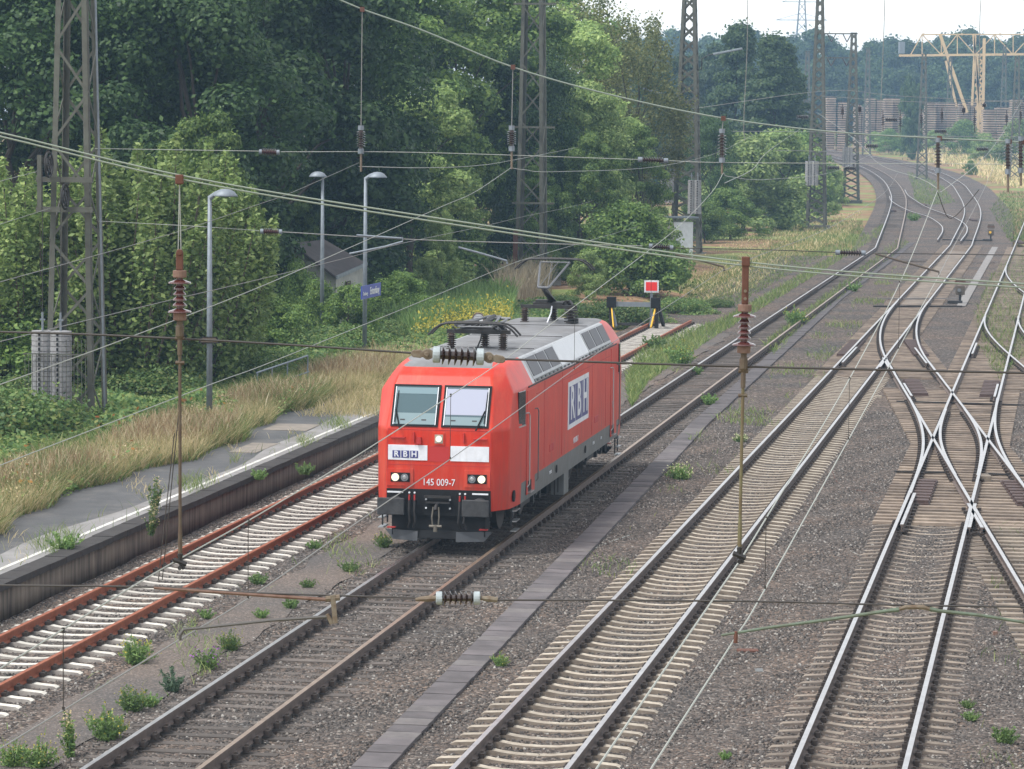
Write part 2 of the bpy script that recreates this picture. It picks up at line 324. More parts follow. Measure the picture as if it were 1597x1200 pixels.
def stones(areas=((-.1, 1.75, 34, 118), (3.0, 23, 34, 100), (-1.72, -.1, 34, 100)), dens=230, lab='loose grey brown crushed ballast stones between and beside the tracks', rad=.027):
    """loose ballast stones near the camera: too many to count, one object"""
    V, F = [], []
    for a, b, y0, y1 in areas:
        n = len(V); V += [(-16.94+SL*y0+a, y0, -.250), (-16.94+SL*y0+b, y0, -.250), (-16.94+SL*y1+b, y1, -.250), (-16.94+SL*y1+a, y1, -.250)]; F.append((n, n+1, n+2, n+3))
    o = link_mesh('ballast_stones', np_mesh('ballast_stones', V, F), M['stone']); tag(o, kind='stuff', label=lab, cat='ballast')
    g = bpy.data.node_groups.new('scatter_stones', 'GeometryNodeTree')
    g.interface.new_socket('Geometry', in_out='INPUT', socket_type='NodeSocketGeometry'); g.interface.new_socket('Geometry', in_out='OUTPUT', socket_type='NodeSocketGeometry')
    N = g.nodes.new; L = g.links.new
    gi, go = N('NodeGroupInput'), N('NodeGroupOutput')
    dp = N('GeometryNodeDistributePointsOnFaces'); dp.inputs['Density'].default_value = dens
    ico = N('GeometryNodeMeshIcoSphere'); ico.inputs['Radius'].default_value = rad; ico.inputs['Subdivisions'].default_value = 1
    sm = N('GeometryNodeSetMaterial'); sm.inputs['Material'].default_value = M['stone']
    sp = N('GeometryNodeSetPosition'); nz = N('ShaderNodeTexNoise'); nz.inputs['Scale'].default_value = 40
    sb = N('ShaderNodeVectorMath'); sb.operation = 'SUBTRACT'; sb.inputs[1].default_value = (.5, .5, .5)
    ms = N('ShaderNodeVectorMath'); ms.operation = 'SCALE'; ms.inputs['Scale'].default_value = .045
    L(nz.outputs['Color'], sb.inputs[0]); L(sb.outputs[0], ms.inputs[0]); L(ico.outputs[0], sp.inputs[0]); L(ms.outputs[0], sp.inputs['Offset']); L(sp.outputs[0], sm.inputs[0])
    ip = N('GeometryNodeInstanceOnPoints'); rv = N('FunctionNodeRandomValue'); rv.data_type = 'FLOAT_VECTOR'; rv.inputs[1].default_value = (6.28, 6.28, 6.28)
    rs = N('FunctionNodeRandomValue'); rs.data_type = 'FLOAT_VECTOR'; rs.inputs[0].default_value = (.6, .6, .5); rs.inputs[1].default_value = (1.5, 1.35, 1.0); rs.inputs['Seed'].default_value = 3
    L(gi.outputs[0], dp.inputs[0]); L(dp.outputs['Points'], ip.inputs['Points']); L(sm.outputs[0], ip.inputs['Instance']); L(rv.outputs[0], ip.inputs['Rotation']); L(rs.outputs[0], ip.inputs['Scale'])
    L(ip.outputs[0], go.inputs[0])
    md = o.modifiers.new('scatter', 'NODES'); md.node_group = g
stones()
stones(((1.75, 3.0, 34, 110),), 60, 'sparse small stones scattered over the grit path', .018)

# ---------------------------------------------------------------- tracks
def resample(P, step):
    P = np.asarray(P, float); d = np.r_[0, np.cumsum(np.linalg.norm(np.diff(P, axis=0), axis=1))]
    n = max(2, int(d[-1]/step)+1); t = np.linspace(0, d[-1], n); return np.stack([np.interp(t, d, P[:, i]) for i in range(P.shape[1])], -1)
def catmull(P, k=8):
    P = [np.asarray(p, float) for p in P]; P = [2*P[0]-P[1]] + P + [2*P[-1]-P[-2]]; out = []
    for i in range(1, len(P)-2):
        a, b, c, d = P[i-1:i+3]
        for j in range(k):
            t = j/k; out.append(.5*(2*b + (c-a)*t + (2*a-5*b+4*c-d)*t*t + (3*b-a-3*c+d)*t**3))
    out.append(P[-2]); return np.array(out)
def offset(P, o):
    P = np.asarray(P, float); t = np.gradient(P, axis=0); t /= np.linalg.norm(t, axis=1)[:, None]; return P + np.stack([t[:, 1], -t[:, 0]], -1)*o
PROF = [(-.0375, 0), (.0375, 0), (.0375, -.035), (.012, -.048), (.012, -.13), (.07, -.152), (.07, -.165), (-.07, -.165), (-.07, -.152), (-.012, -.13), (-.012, -.048), (-.0375, -.035)]
def rail_geo(mb, P, z=0, top=0, side=1, prof=PROF):
    P = np.asarray(P, float); t = np.gradient(P, axis=0); t /= np.linalg.norm(t, axis=1)[:, None]; nrm = np.stack([t[:, 1], -t[:, 0]], -1)
    k = len(prof); vs = []
    for p, q in zip(P, nrm):
        zz = float(TZ(p[1])) + z
        for a, b in prof: vs.append((p[0]+q[0]*a, p[1]+q[1]*a, zz+b))
    n0 = len(mb.v); mb.v += vs
    for i in range(len(P)-1):
        for j in range(k):
            mb.f.append((n0+i*k+j, n0+i*k+(j+1) % k, n0+(i+1)*k+(j+1) % k, n0+(i+1)*k+j)); mb.m.append(top if j == 0 else side)
    mb.f += [tuple(n0+j for j in range(k-1, -1, -1)), tuple(n0+(len(P)-1)*k+j for j in range(k))]; mb.m += [side, side]
DUST_SHADE = {'concrete_new': mat('dusty_shade_pale', (.33, .31, .28), .95, 0, (.17, .15, .14), 6), 'concrete_beige': mat('dusty_shade', (.20, .165, .13), .95, 0, (.10, .08, .065), 6), 'concrete_dirty': mat('dusty_shade_brown', (.13, .105, .09), .95, 0, (.08, .065, .055), 6)}  # sleeper sides coloured darker than tops: shade contrast painted in, plus dust
def sleeper_mesh(name, material, kind='concrete', length=2.6):
    if kind == 'timber':
        mb = MB(); mb.box((0, 0, -.255), (length, .22, .16)); 
    else:
        mb = MB(); h = length/2; st = [(-h, -.225), (-h+.05, -.200), (-1.0, -.183), (-.93, -.172), (-.58, -.172), (-.48, -.190), (-.25, -.215), (0, -.222), (.25, -.215), (.48, -.19), (.58, -.172), (.93, -.172), (1.0, -.183), (h-.05, -.200), (h, -.225)]
        vs = []
        for x, z in st: vs += [(x, -.14, -.34), (x, -.085, z), (x, .085, z), (x, .14, -.34)]
        fs = [(i*4+j, i*4+j+1, (i+1)*4+j+1, (i+1)*4+j) for i in range(len(st)-1) for j in range(3)] + [(3, 2, 1, 0), tuple((len(st)-1)*4+j for j in range(4))]
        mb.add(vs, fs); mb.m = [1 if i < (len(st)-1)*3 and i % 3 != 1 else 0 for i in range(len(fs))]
    me = bpy.data.meshes.new(name); me.from_pydata(mb.v, [], mb.f); me.materials.append(material); me.materials.append(DUST_SHADE[material.name] if kind != 'timber' else material); me.polygons.foreach_set('material_index', mb.m); me.update(); return me
def clips(mb, P, z=0):
    for p, a in P:
        c, s = math.cos(a), math.sin(a)
        for o in (-.7535, .7535):
            for q in (-.105, .105):
                x = p[0] + c*(o+q); y = p[1] + s*(o+q)
                mb.box((x, y, -.145+z+float(TZ(y))), (.085, .17, .075), rz=a)
                mb.box((x, y, -.105+z+float(TZ(y))), (.04, .05, .05), rz=a)
def make_track(P, label, rails, sleeper, kind='concrete', step=.6, zoff=0, group=None, name='railway_track', smin=None, smax=None, clip=True, jitter=0, sleepers_z=0, indiv=100, loc=None):
    P = resample(P, 1.5); o = P[0]
    root = empty(name, (o[0], o[1], 0), 0, label, 'railway track', group)
    loc = Vector((o[0], o[1], 0))
    for s in (-.7535, .7535):
        mb = MB(); rail_geo(mb, offset(P, s), zoff); r = mb.build('rail', rails[:2] if s < 0 else rails[-2:], root); r.location = -loc
    if sleeper:
        Q = resample(P, step); t = np.gradient(Q, axis=0); ang = np.arctan2(-t[:, 0], t[:, 1])
        sel = [(q, a) for q, a in zip(Q, ang) if (smin is None or q[1] > smin) and (smax is None or q[1] < smax)]
        me = sleeper_mesh('sleeper', sleeper, kind); rest = MB(); k = 0
        for q, a in sel:
            vis = q[1] > 43 and abs((q[0])/q[1]) < .17
            dz = random.uniform(-jitter, jitter); a2 = a + random.uniform(-1, 1)*jitter*1.2
            if vis and k < indiv:
                so_ = bpy.data.objects.new('sleeper', me); col.objects.link(so_); so_.parent = root; so_.location = (q[0]-loc.x, q[1]-loc.y, float(TZ(q[1]))+zoff+sleepers_z+dz); so_.rotation_euler = (0, 0, a2); k += 1
            else:
                c, s = math.cos(a2), math.sin(a2); n0 = len(rest.v); zz = float(TZ(q[1]))+zoff+sleepers_z+dz
                rest.v += [(q[0]-loc.x + c*v.co.x - s*v.co.y, q[1]-loc.y + s*v.co.x + c*v.co.y, zz+v.co.z) for v in me.vertices]
                rest.f += [tuple(n0+i for i in p.vertices) for p in me.polygons]; rest.m += [p.material_index for p in me.polygons]
        if rest.v: tag(rest.build('sleepers', [sleeper, DUST_SHADE.get(sleeper.name, sleeper)], root), kind='stuff')
        if clip:
            mb = MB(); clips(mb, [x for x in sel if 40 < x[0][1] < 170], zoff); c_ = mb.build('rail_clips', M['clip'], root); c_.location = -loc; tag(c_, kind='stuff')
    return root
def line(n, y0, y1): return [(track_x(n, y), y) for y in np.linspace(y0, y1, max(2, int((y1-y0)/3)))]
T1 = line('1', 34, 141)
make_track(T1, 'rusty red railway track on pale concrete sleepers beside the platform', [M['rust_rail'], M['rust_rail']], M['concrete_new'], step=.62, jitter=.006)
far2 = [G(x, y) for x, y in ((1401, 322), (1399, 300), (1385, 280), (1358, 263), (1320, 249), (1270, 238), (1200, 228))]
T2 = np.array(line('2', 34, 222)); T2 = np.vstack([T2[:-1], catmull([T2[-1]] + [np.array(p[:2]) for p in far2])])
make_track(T2, 'railway track with dark sleepers sunk flush in ballast that carries the red locomotive', [M['rail_top'], M['rail_side'], M['rail_dull'], M['rail_side']], M['concrete_dark'], 'timber', jitter=.012, sleepers_z=-.052, indiv=100)
far3 = [G(x, y) for x, y in ((1517, 330), (1503, 300), (1489, 285), (1458, 269), (1412, 256), (1345, 243), (1260, 232))]
T3 = np.array(line('3', 34, 228)); T3 = np.vstack([T3[:-1], catmull([T3[-1]] + [np.array(p[:2]) for p in far3])])
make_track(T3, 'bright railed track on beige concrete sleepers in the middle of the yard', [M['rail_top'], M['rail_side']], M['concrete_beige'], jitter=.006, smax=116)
T4 = line('4', 34, 330)
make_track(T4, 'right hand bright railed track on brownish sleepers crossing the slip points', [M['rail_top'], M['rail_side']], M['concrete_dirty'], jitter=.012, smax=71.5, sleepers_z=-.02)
x1 = lambda Y: 6.16 + .07*Y
TX = [(x1(y), y) for y in np.linspace(34, 118, 40)]
make_track(TX, 'bright railed connecting track slanting across the right hand track at the slip points', [M['rail_top'], M['rail_side']], M['concrete_dirty'], 'timber', jitter=.01, smax=71.5, sleepers_z=-.02)
T5 = line('5', 34, 330)
make_track(T5, 'railway track with weeds at the right margin of the photo', [M['rail_top'], M['rail_side']], M['concrete_dirty'], 'timber', sleepers_z=-.02, indiv=0, smax=240)

def strip_poly(name, m, P, l, r, z):
    P = resample(P, 3.0); A, B = offset(P, l), offset(P, r); C = offset(P, (l+r)/2); V = []
    for a, c, b in zip(A, C, B):
        zz = float(TZ(c[1]))+z; V += [(a[0], a[1], zz), (c[0], c[1], zz+.03), (b[0], b[1], zz)]
    F = []
    for i in range(len(P)-1): F += [(3*i, 3*i+1, 3*i+4, 3*i+3), (3*i+1, 3*i+2, 3*i+5, 3*i+4)]
    tag(link_mesh(name, np_mesh(name, V, F), m), kind='structure')
strip_poly('track_bed', M['ballast'], T2[T2[:, 1] > 205], -2.4, 8, -.245)
strip_poly('track_bed', M['ballast'], T3[T3[:, 1] > 205], -6, 3.6, -.225)
def turnout(label, rails, sl, group=None, name='points', mats=None):
    """rails: list of (polyline, part name); sl: list of (Y, x_left, x_right)"""
    root = empty(name, (rails[0][0][0][0], rails[0][0][0][1], 0), 0, label, 'track points', group); loc = root.location
    for P, nm in rails:
        mb = MB(); rail_geo(mb, resample(P, 1.0), .001); r = mb.build(nm, mats or [M['rail_top'], M['rail_side']], root); r.location = -loc
    k = 0; rest = MB()
    for Y, a, b in sl:
        mb = MB() if k < 100 else rest
        wz = random.uniform(-.006, .006)
        mb.box(((a+b)/2-loc.x, Y-(a+b)/2*0-loc.y, -.235+wz+float(TZ(Y))), (b-a, .24, .14), rz=-ANG+random.uniform(-.01, .01))
        if k < 100: mb.build('sleeper', M['timber'], root)
        k += 1
    if rest.v: tag(rest.build('sleepers', M['timber'], root), kind='stuff')
    c = MB()
    for P, nm in rails:
        Q = resample(P, .6)
        for q in Q:
            if q[1] < 170:
                for s in (-.1, .1): c.box((q[0]+s*UX[0]-loc.x, q[1]+s*UX[1]-loc.y, -.13+float(TZ(q[1]))), (.09, .16, .06), rz=-ANG)
    if c.v: tag(c.build('rail_clips', M['clip'], root), kind='stuff')
    return root
h = .745
# turnout where the connecting track leaves track 3 (toe about y=157, frog at y=121)
def curve_join(xa, xb, y0, y1, n=14):       # smooth path from line xb at y0 to line xa at y1 (toe)
    ys = np.linspace(y0, y1, n); out = []
    for y in ys:
        t = (y-y0)/(y1-y0); out.append((xb(y)*(1-t*t*(3-2*t)) + xa(y)*(t*t*(3-2*t)), y))
    return out
c3 = lambda Y: track_x('3', Y); c4 = lambda Y: track_x('4', Y); c5 = lambda Y: track_x('5', Y); c2 = lambda Y: track_x('2', Y)
def diverge(cA, cB, yj, ytoe, side):        # rail of B that leaves stock track A between yj and ytoe; tangential at the toe
    a = lambda Y: cA(Y)+side*h; b = lambda Y: cB(Y)+side*h
    P = [(b(y), y) for y in np.linspace(yj-6, yj, 4)]; m = (b(yj)-b(yj-1)); L = ytoe-yj
    for t in np.linspace(.08, 1, 14):
        y = yj+L*t; h00, h10, h01, h11 = 2*t**3-3*t**2+1, t**3-2*t**2+t, -2*t**3+3*t**2, t**3-t**2
        P.append((h00*b(yj)+h10*L*m+h01*a(ytoe)+h11*L*SL, y))
    return P
slp = []
for y in np.arange(113, 157, .6):
    sp_ = max(0, (c3(y)*1 - 0)); xl = c3(y)-1.35; xr = max(c3(y)+1.35, x1(y)+1.35 if y < 135 else c3(y)+1.35)
    slp.append((y - .0, xl, xr))
chk = lambda c, s, y0, y1: [(c(y)+s, y) for y in np.linspace(y0, y1, 5)]
turnout('points with brown timber sleepers where the slanting track leaves the beige sleeper track',
        [(diverge(c3, x1, 118, 157, -1), 'switch_rail'), (diverge(c3, x1, 118, 157, 1), 'switch_rail'),
         (chk(c3, -h+.11, 117, 125), 'check_rail'), (chk(x1, h-.11, 117, 125), 'check_rail'),
         (chk(c3, h+.09, 115, 119.5), 'wing_rail'), (chk(x1, -h-.09, 115, 119.5), 'wing_rail')], slp)
sls = [(y, min(c4(y), x1(y))-1.35, max(c4(y), x1(y))+1.35) for y in np.arange(71.6, 108, .6)]
def slip_curve(s, y0, y1, bow):
    ys = np.linspace(y0, y1, 16); out = []
    for i, y in enumerate(ys):
        if s < 0: a = min(c4(y), x1(y)) - h; b = None
        else: a = max(c4(y), x1(y)) + h
        out.append((a, y))
    # smooth the kink
    o = [out[0]]+[((out[i-1][0]+out[i][0]*2+out[i+1][0])/4, out[i][1]) for i in range(1, 15)]+[out[-1]]
    for _ in range(30): o = [o[0]]+[((o[i-1][0]+o[i][0]*2+o[i+1][0])/4, o[i][1]) for i in range(1, 15)]+[o[-1]]
    return o
def slip_inner(s, y0, y1):
    ys = np.linspace(y0, y1, 16); o = []
    for y in ys:
        a = (min(c4(y), x1(y)) + h) if s < 0 else (max(c4(y), x1(y)) - h); o.append((a, y))
    for _ in range(30): o = [o[0]]+[((o[i-1][0]+o[i][0]*2+o[i+1][0])/4, o[i][1]) for i in range(1, 15)]+[o[-1]]
    return o
turnout('double slip points where two bright tracks cross in an X at the right',
        [(slip_curve(-1, 76, 102.6, 0), 'slip_rail'), (slip_curve(1, 76, 102.6, 0), 'slip_rail'), (slip_inner(-1, 80, 98.5), 'slip_rail'), (slip_inner(1, 80, 98.5), 'slip_rail'),
         (chk(c4, -h+.11, 70, 76), 'check_rail'), (chk(x1, h-.11, 70, 76), 'check_rail'), (chk(c4, h-.11, 103, 108), 'check_rail'), (chk(x1, -h+.11, 103, 108), 'check_rail'),
         (chk(c4, h+.1, 69.6, 74), 'wing_rail'), (chk(x1, -h-.1, 69.6, 74), 'wing_rail')], sls, name='double_slip')
x6 = lambda Y: x_6a + (Y-126)*.07
x_6a = c4(126)+.7535*2*.75
turnout('weedy points at the right edge where a track leaves the right hand track',
        [(diverge(c4, x6, 112, 146, -1), 'switch_rail'), (diverge(c4, x6, 112, 146, 1), 'switch_rail'), (chk(c4, -h+.11, 122, 128), 'check_rail')],
        [(y, c4(y)-1.3, max(c4(y), x6(y) if y < 128 else 0)+1.3) for y in np.arange(108.2, 150, .6)])
x7 = lambda Y: c4(168)+1.25 + (Y-168)*.07
turnout('far weedy points beyond the second lantern at the right edge', [(diverge(c4, x7, 158, 196, -1), 'switch_rail'), (diverge(c4, x7, 158, 196, 1), 'switch_rail')],
        [(y, c4(y)-1.3, c4(y)+1.3) for y in np.arange(150.4, 230, .6)])
# far crossover from track 2 to track 3
pl = [G(x, y) for x, y in ((1387, 306), (1392, 315), (1416, 328), (1447, 338), (1466, 350), (1470, 360), (1462, 374))]
pr = [G(x, y) for x, y in ((1411, 296), (1418, 306), (1447, 324), (1485, 338), (1505, 350), (1508, 361), (1498, 376))]
turnout('far crossover between the two curving tracks near the bend', [(catmull([np.array(p[:2]) for p in pl]), 'switch_rail'), (catmull([np.array(p[:2]) for p in pr]), 'switch_rail')],
        [(y, c3(y)-1.4-.0022*(y-225)**1.0*0, c3(y)+1.4) for y in np.arange(157.6, 232, .6)])
# pale concrete walkway between the points and the far crossover
sw = []
strip('walkway', M['concrete_dirty'], c3, -.55, .55, -.165, list(np.arange(157, 222, 1.5)))
strip('walkway', M['slab_pale'], lambda Y: c3(Y)+2.35, -.22, .22, -.2, list(np.arange(157, 232, 1.5)))

def cable_path():
    ya = np.arange(36, 236, .52); xs = np.interp(ya, [36, 43.97, 62.82, 95.15, 162.9, 240], [-3.3, -2.14, .62, 5.33, 16.12, 29.4]) + .22
    root = empty('cable_trough', (xs[0], ya[0], 0), 0, 'cable trough of dark slab lids running between the locomotive track and the beige sleeper track', 'cable trough'); loc = root.location
    rest = MB(); pale = [0, 0, 0, 1]; k = 0
    for x, y in zip(xs, ya):
        m = M['slab_mid'] if random.random() < .3 else M['slab_pale'] if (110 < y and random.random() < .3) else M['slab_dark']
        if y > 43 and k < 100:
            mb = MB(); mb.box((x-loc.x, y-loc.y, -.215+random.uniform(-.006, .006)), (.52, .50, .06), rz=-ANG+random.uniform(-.03, .03)); mb.build('slab', m, root); k += 1
        else: rest.box((x-loc.x, y-loc.y, -.215+float(TZ(y))+random.uniform(-.008, .008)), (.52, .5, .06), rz=-ANG+random.uniform(-.04, .04))
    tag(rest.build('slabs', M['slab_dark'], root), kind='stuff')
cable_path()

# ---------------------------------------------------------------- platform
def platform():
    e = lambda Y: -18.8+SL*Y
    ys = list(np.arange(40, 112, 1.0)); root = empty('platform', (e(60), 60, 0), 0, 'low weathered asphalt platform with dark stone edge and faded white line', 'platform'); loc = Vector((e(60), 60, 0))
    def st(name, m, l, r, z0, z1=None, lf=None, rf=None, wob=None):
        V = []; F = []
        for i, Y in enumerate(ys):
            a = e(Y)+(lf(Y) if lf else l); b = e(Y)+(rf(Y) if rf else r)
            V += [(a, Y, z0), (b, Y, z0)] if z1 is None else [(a, Y, z0), (a, Y, z1), (b, Y, z1), (b, Y, z0)]
            k = 2 if z1 is None else 4
            if i: n = (i-1)*k; F += [(n, n+1, n+1+k, n+k)] if z1 is None else [(n+j, n+(j+1) % 4, n+4+(j+1) % 4, n+4+j) for j in range(4)]
        o = link_mesh(name, np_mesh(name, V, F), m, root); o.location = -loc; return o
    wv = lambda Y: .22*math.sin(Y*.23)+.1*math.sin(Y*.71)
    st('asphalt', M['asphalt_dark'], -3.6, -.4, .346, lf=lambda Y: -3.6)
    st('pale_asphalt', M['asphalt_pale'], 0, -.4, .352, lf=lambda Y: -1.15-wv(Y))
    ln = st('white_line', M['line_white'], -.72, -.62, .357)
    st('wall', M['platform_wall'], -.40, -.05, -.4, .24)
    mb = MB(); 
    for Y in np.arange(40, 111, 1.0):
        mb.box((e(Y+.5)-.19-loc.x, Y+.5-loc.y, .30+random.uniform(-.006, .006)), (.44, .985, .12), rz=-ANG)
    mb.build('edge_stones', M['kerb_stone'], root)
    mb = MB()
    for y0, l, r, L in ((60.5, -2.6, -1.9, 3.0), (81.5, -1.9, -1.2, 2.4), (87, -2.5, -1.3, 1.8)):
        mb.box((e(y0)+(l+r)/2-loc.x, y0-loc.y, .345), (r-l, L, .03), rz=-ANG)
    mb.build('patch', mat('sand_patch', (.27, .235, .195), .9, 0, (.15, .135, .12), 2.5), root)
platform()
# ---------------------------------------------------------------- text as mesh
def text_mesh(s, size, extrude=.004, bold=0, spacing=1.0, xs=1):
    c = bpy.data.curves.new('t', 'FONT'); c.body = s; c.size = size; c.extrude = extrude; c.offset = bold; c.space_character = spacing; c.align_x = 'CENTER'; c.align_y = 'CENTER'
    o = bpy.data.objects.new('t', c); col.objects.link(o); dg = bpy.context.evaluated_depsgraph_get(); me = bpy.data.meshes.new_from_object(o.evaluated_get(dg))
    bpy.data.objects.remove(o); bpy.data.curves.remove(c)
    for v in me.vertices: v.co.x *= xs
    return me
def put_text(name, s, size, m, parent, loc, Mx, **k):
    me = text_mesh(s, size, **k); me.materials.clear(); o = link_mesh(name, me, m, parent); o.matrix_local = Matrix.Translation(loc) @ Mx.to_4x4(); return o
# ---------------------------------------------------------------- locomotive
def loco():
    S = 66.0                                # distance of the front face
    x0 = (683-798)/FPX*S; root = empty('locomotive', (x0+.02, S, 0), -ANG, 'red electric locomotive with RBH lettering and headlights on, number 145 009-7', 'locomotive')
    # local frame: x to the right, y along the engine away from the camera, z up; front face at y=0
    LEN = 17.9
    def plan(z):
        f = np.interp(z, [.66, 1.11, 2.36, 3.24, 3.44, 3.58, 3.66, 3.70], [.06, 0, .0, .44, .60, .88, 1.35, 1.9])
        wv = np.interp(z, [.66, 1.2, 3.09, 3.65, 3.70], [1.44, 1.475, 1.475, 1.18, 1.02])
        xa = np.interp(z, [.66, 2.36, 3.24, 3.58, 3.70], [1.10, 1.10, 1.03, .95, .85]); xb = min(np.interp(z, [.66, 3.09, 3.70], [1.37, 1.39, 1.05]), wv-.02)
        half = [(xa, f), (xb, f+.50), (wv, min(f+1.45, 2.6)), (wv, 2.85)]
        A = [(x, y) for x, y in half] + [(x, LEN-y) for x, y in reversed(half)]
        return A + [(-x, y) for x, y in reversed(A)]
    zs = [.70, 1.14, 2.36, 3.09, 3.24, 3.44, 3.58, 3.66, 3.70]
    V = []; F = []; mi = []
    for z in zs: V += [(x, y, z) for x, y in plan(z)]
    n = 16
    for i in range(len(zs)-1):
        for j in range(n):
            F.append((i*n+j, i*n+(j+1) % n, (i+1)*n+(j+1) % n, (i+1)*n+j))
            m = 0
            side = j in (2, 3, 4, 10, 11, 12); mid = j in (3, 11)
            if i == 0 and j in (1, 2, 3, 4, 5, 9, 10, 11, 12, 13): m = 1
            if i == 0 and j in (1, 5, 9, 13): m = 0
            if i >= 3 and mid: m = 3
            if i >= 7 or (i == 6 and j in (7, 15)): m = 2
            mi.append(m)
    F.append(tuple((len(zs)-1)*n+j for j in range(n))); mi.append(2)
    me = bpy.data.meshes.new('body'); me.from_pydata(V, [], F); me.polygons.foreach_set('material_index', mi); me.update()
    b = link_mesh('body', me, [M['red'], M['grey_stripe'], M['roof_grey'], M['silver']], root); bv = b.modifiers.new('b', 'BEVEL'); bv.width = .05; bv.segments = 3; bv.limit_method = 'ANGLE'; bv.angle_limit = R(12)
    me.polygons.foreach_set('use_smooth', np.ones(len(me.polygons), bool)); ww = b.modifiers.new('w', 'WEIGHTED_NORMAL'); ww.keep_sharp = True
    def fy(z): return float(np.interp(z, [.66, 1.11, 2.36, 3.24, 3.44], [.06, 0, 0, .44, .60]))
    # panels on the face: slightly proud boxes
    def face(name, x0_, x1_, z0, z1, m, t=.02, parent=root, bevel=None, off=0):
        mb = MB(); a = fy(z0)-off; c = fy(z1)-off
        vs = [(x0_, a, z0), (x1_, a, z0), (x1_, c, z1), (x0_, c, z1)]; fr = [(x, y-t, z) for x, y, z in vs]
        mb.add(fr+vs, [(0, 1, 2, 3), (4, 7, 6, 5), (0, 4, 5, 1), (1, 5, 6, 2), (2, 6, 7, 3), (3, 7, 4, 0)]); return mb.build(name, m, parent)
    for s, nm in ((-1, 'l'), (1, 'r')):
        xa, xb = (-1.02, -.035) if s < 0 else (.035, 1.02)
        wf = face('windshield', xa, xb, 2.41, 3.24, M['black'], .03); 
        g = face('pane', xa+.045, xb-.045, 2.45, 3.20, M['glass'] if s < 0 else mat('glass_lit', (.07, .11, .13), .06, spec=.6), .012, wf, off=.032)
        face('glass_trim', xa+.045, xa+.062, 2.45, 3.20, M['white'], .006, wf, off=.045); face('glass_trim', xb-.062, xb-.045, 2.45, 3.20, M['white'], .006, wf, off=.045)
        if s > 0: tag(face('sun_blind', xa+.07, xb-.07, 2.66, 3.17, mat('blind', (.30, .32, .41), .35), .004, wf, off=.045), label='pale grey sun blind drawn down behind the windscreen')
        else: face('sun_blind', xa+.07, xb-.07, 3.06, 3.18, mat('blind_teal', (.13, .21, .24), .3), .004, wf, off=.045)
        fd = face('desk', xa+.07, xb-.07, 2.46, 2.62 if s > 0 else 2.68, mat('desk', (.15, .22, .24), .3), .005, wf, off=.0455)
        for q in (.25, .7): face('desk_dial', xa+(xb-xa)*q-.05, xa+(xb-xa)*q+.05, 2.535, 2.56, M['dark_metal'], .004, fd, off=.051)
        # wiper
        mb = MB(); xw = -.93 if s < 0 else .93
        mb.bar((xw-.05*s*0+(.12 if s < 0 else -.16), fy(2.36)-.07, 2.36), (xw, fy(2.75)-.09, 2.75), .022); mb.bar((xw, fy(2.5)-.08, 2.50), (xw+.02, fy(3.15)-.07, 3.12), .016); mb.build('wiper', M['black'], root)
        # grey plates
        pf = face('number_plate_panel', (-1.06 if s < 0 else .24), (-.24 if s < 0 else 1.04), 1.72, 2.03, M['white'], .014)
        if s < 0:
            for k, ch in enumerate('RBH'):
                q = -.885+k*.185
                face('logo_square', q-.082, q+.082, 1.765, 1.915, M['blue'], .004, pf, off=.0165)
                put_text('logo_letter', ch, .165, M['white'], pf, (q, fy(1.84)-.0245, 1.84), Matrix.Rotation(R(90), 3, 'X'), bold=.004)
        # red raised frame + headlight cluster
        xm = -.80 if s < 0 else .80; fr = face('headlight_housing', xm-.27, xm+.27, 1.19, 1.54, M['red'], .02, bevel=.01)
        bx = face('headlight_box', xm-.20, xm+.20, 1.27, 1.46, M['black'], .012, fr, off=.021)
        for q in (-1, 1):
            outer = (q == s); mb = MB(); cx = xm+q*.098; cy = -.037
            mb.tube([(cx, cy, 1.365), (cx, cy-.035, 1.365)], [.078, .078], 20); hl = mb.build('headlight', M['lamp_on'] if outer else M['lens'], root, smooth=False)
            mb = MB(); mb.tube([(cx, cy-.03, 1.365), (cx, cy-.045, 1.365)], [.045, .03], 16, 0); mb.build('bulb', M['lamp_on'] if outer else M['steel_light'], hl)
            tag(hl, label='lit outer headlight' if outer else 'unlit inner lamp')
    for q in (-1.075, 1.075): face('face_seam', q-.006, q+.006, 1.16, 2.34, M['dark_red'], .004)
    face('face_seam', -1.07, 1.07, 2.345, 2.357, M['dark_red'], .004); face('face_seam', -1.06, 1.06, 1.62, 1.632, M['dark_red'], .004)
    for q in (-.52, .52): face('face_grab', q-.012, q+.012, 2.10, 2.30, M['dark_red'], .05)
    f0 = face('lamp_frame', -.115, .115, 2.04, 2.30, M['red'], .02); face('lamp_box', -.085, .085, 2.08, 2.26, mat('lamp_reflector', (.42, .38, .33), .3, .5), .008, f0, off=.021)
    mb = MB(); mb.tube([(0, -.025, 2.17), (0, -.05, 2.17)], .062, 16); mb.build('top_headlight', M['lamp_on'], root)
    face('centre_plate', -.205, .205, 1.70, 2.02, M['dark_red'], .006)
    mb = MB()                                 # ghost of a removed emblem, hardly visible
    face('horn_cover', -.46, -.37, 2.06, 2.20, M['dark_red'], .06)
    face('handle_bar', -1.0, -.70, 2.17, 2.195, M['dark_red'], .05); face('handle_bar', .72, 1.0, 2.17, 2.195, M['dark_red'], .05)
    put_text('number', '145 009-7', .20, M['white'], root, (.0, -.008, 1.27), Matrix.Rotation(R(90), 3, 'X'), bold=.0, xs=.84)
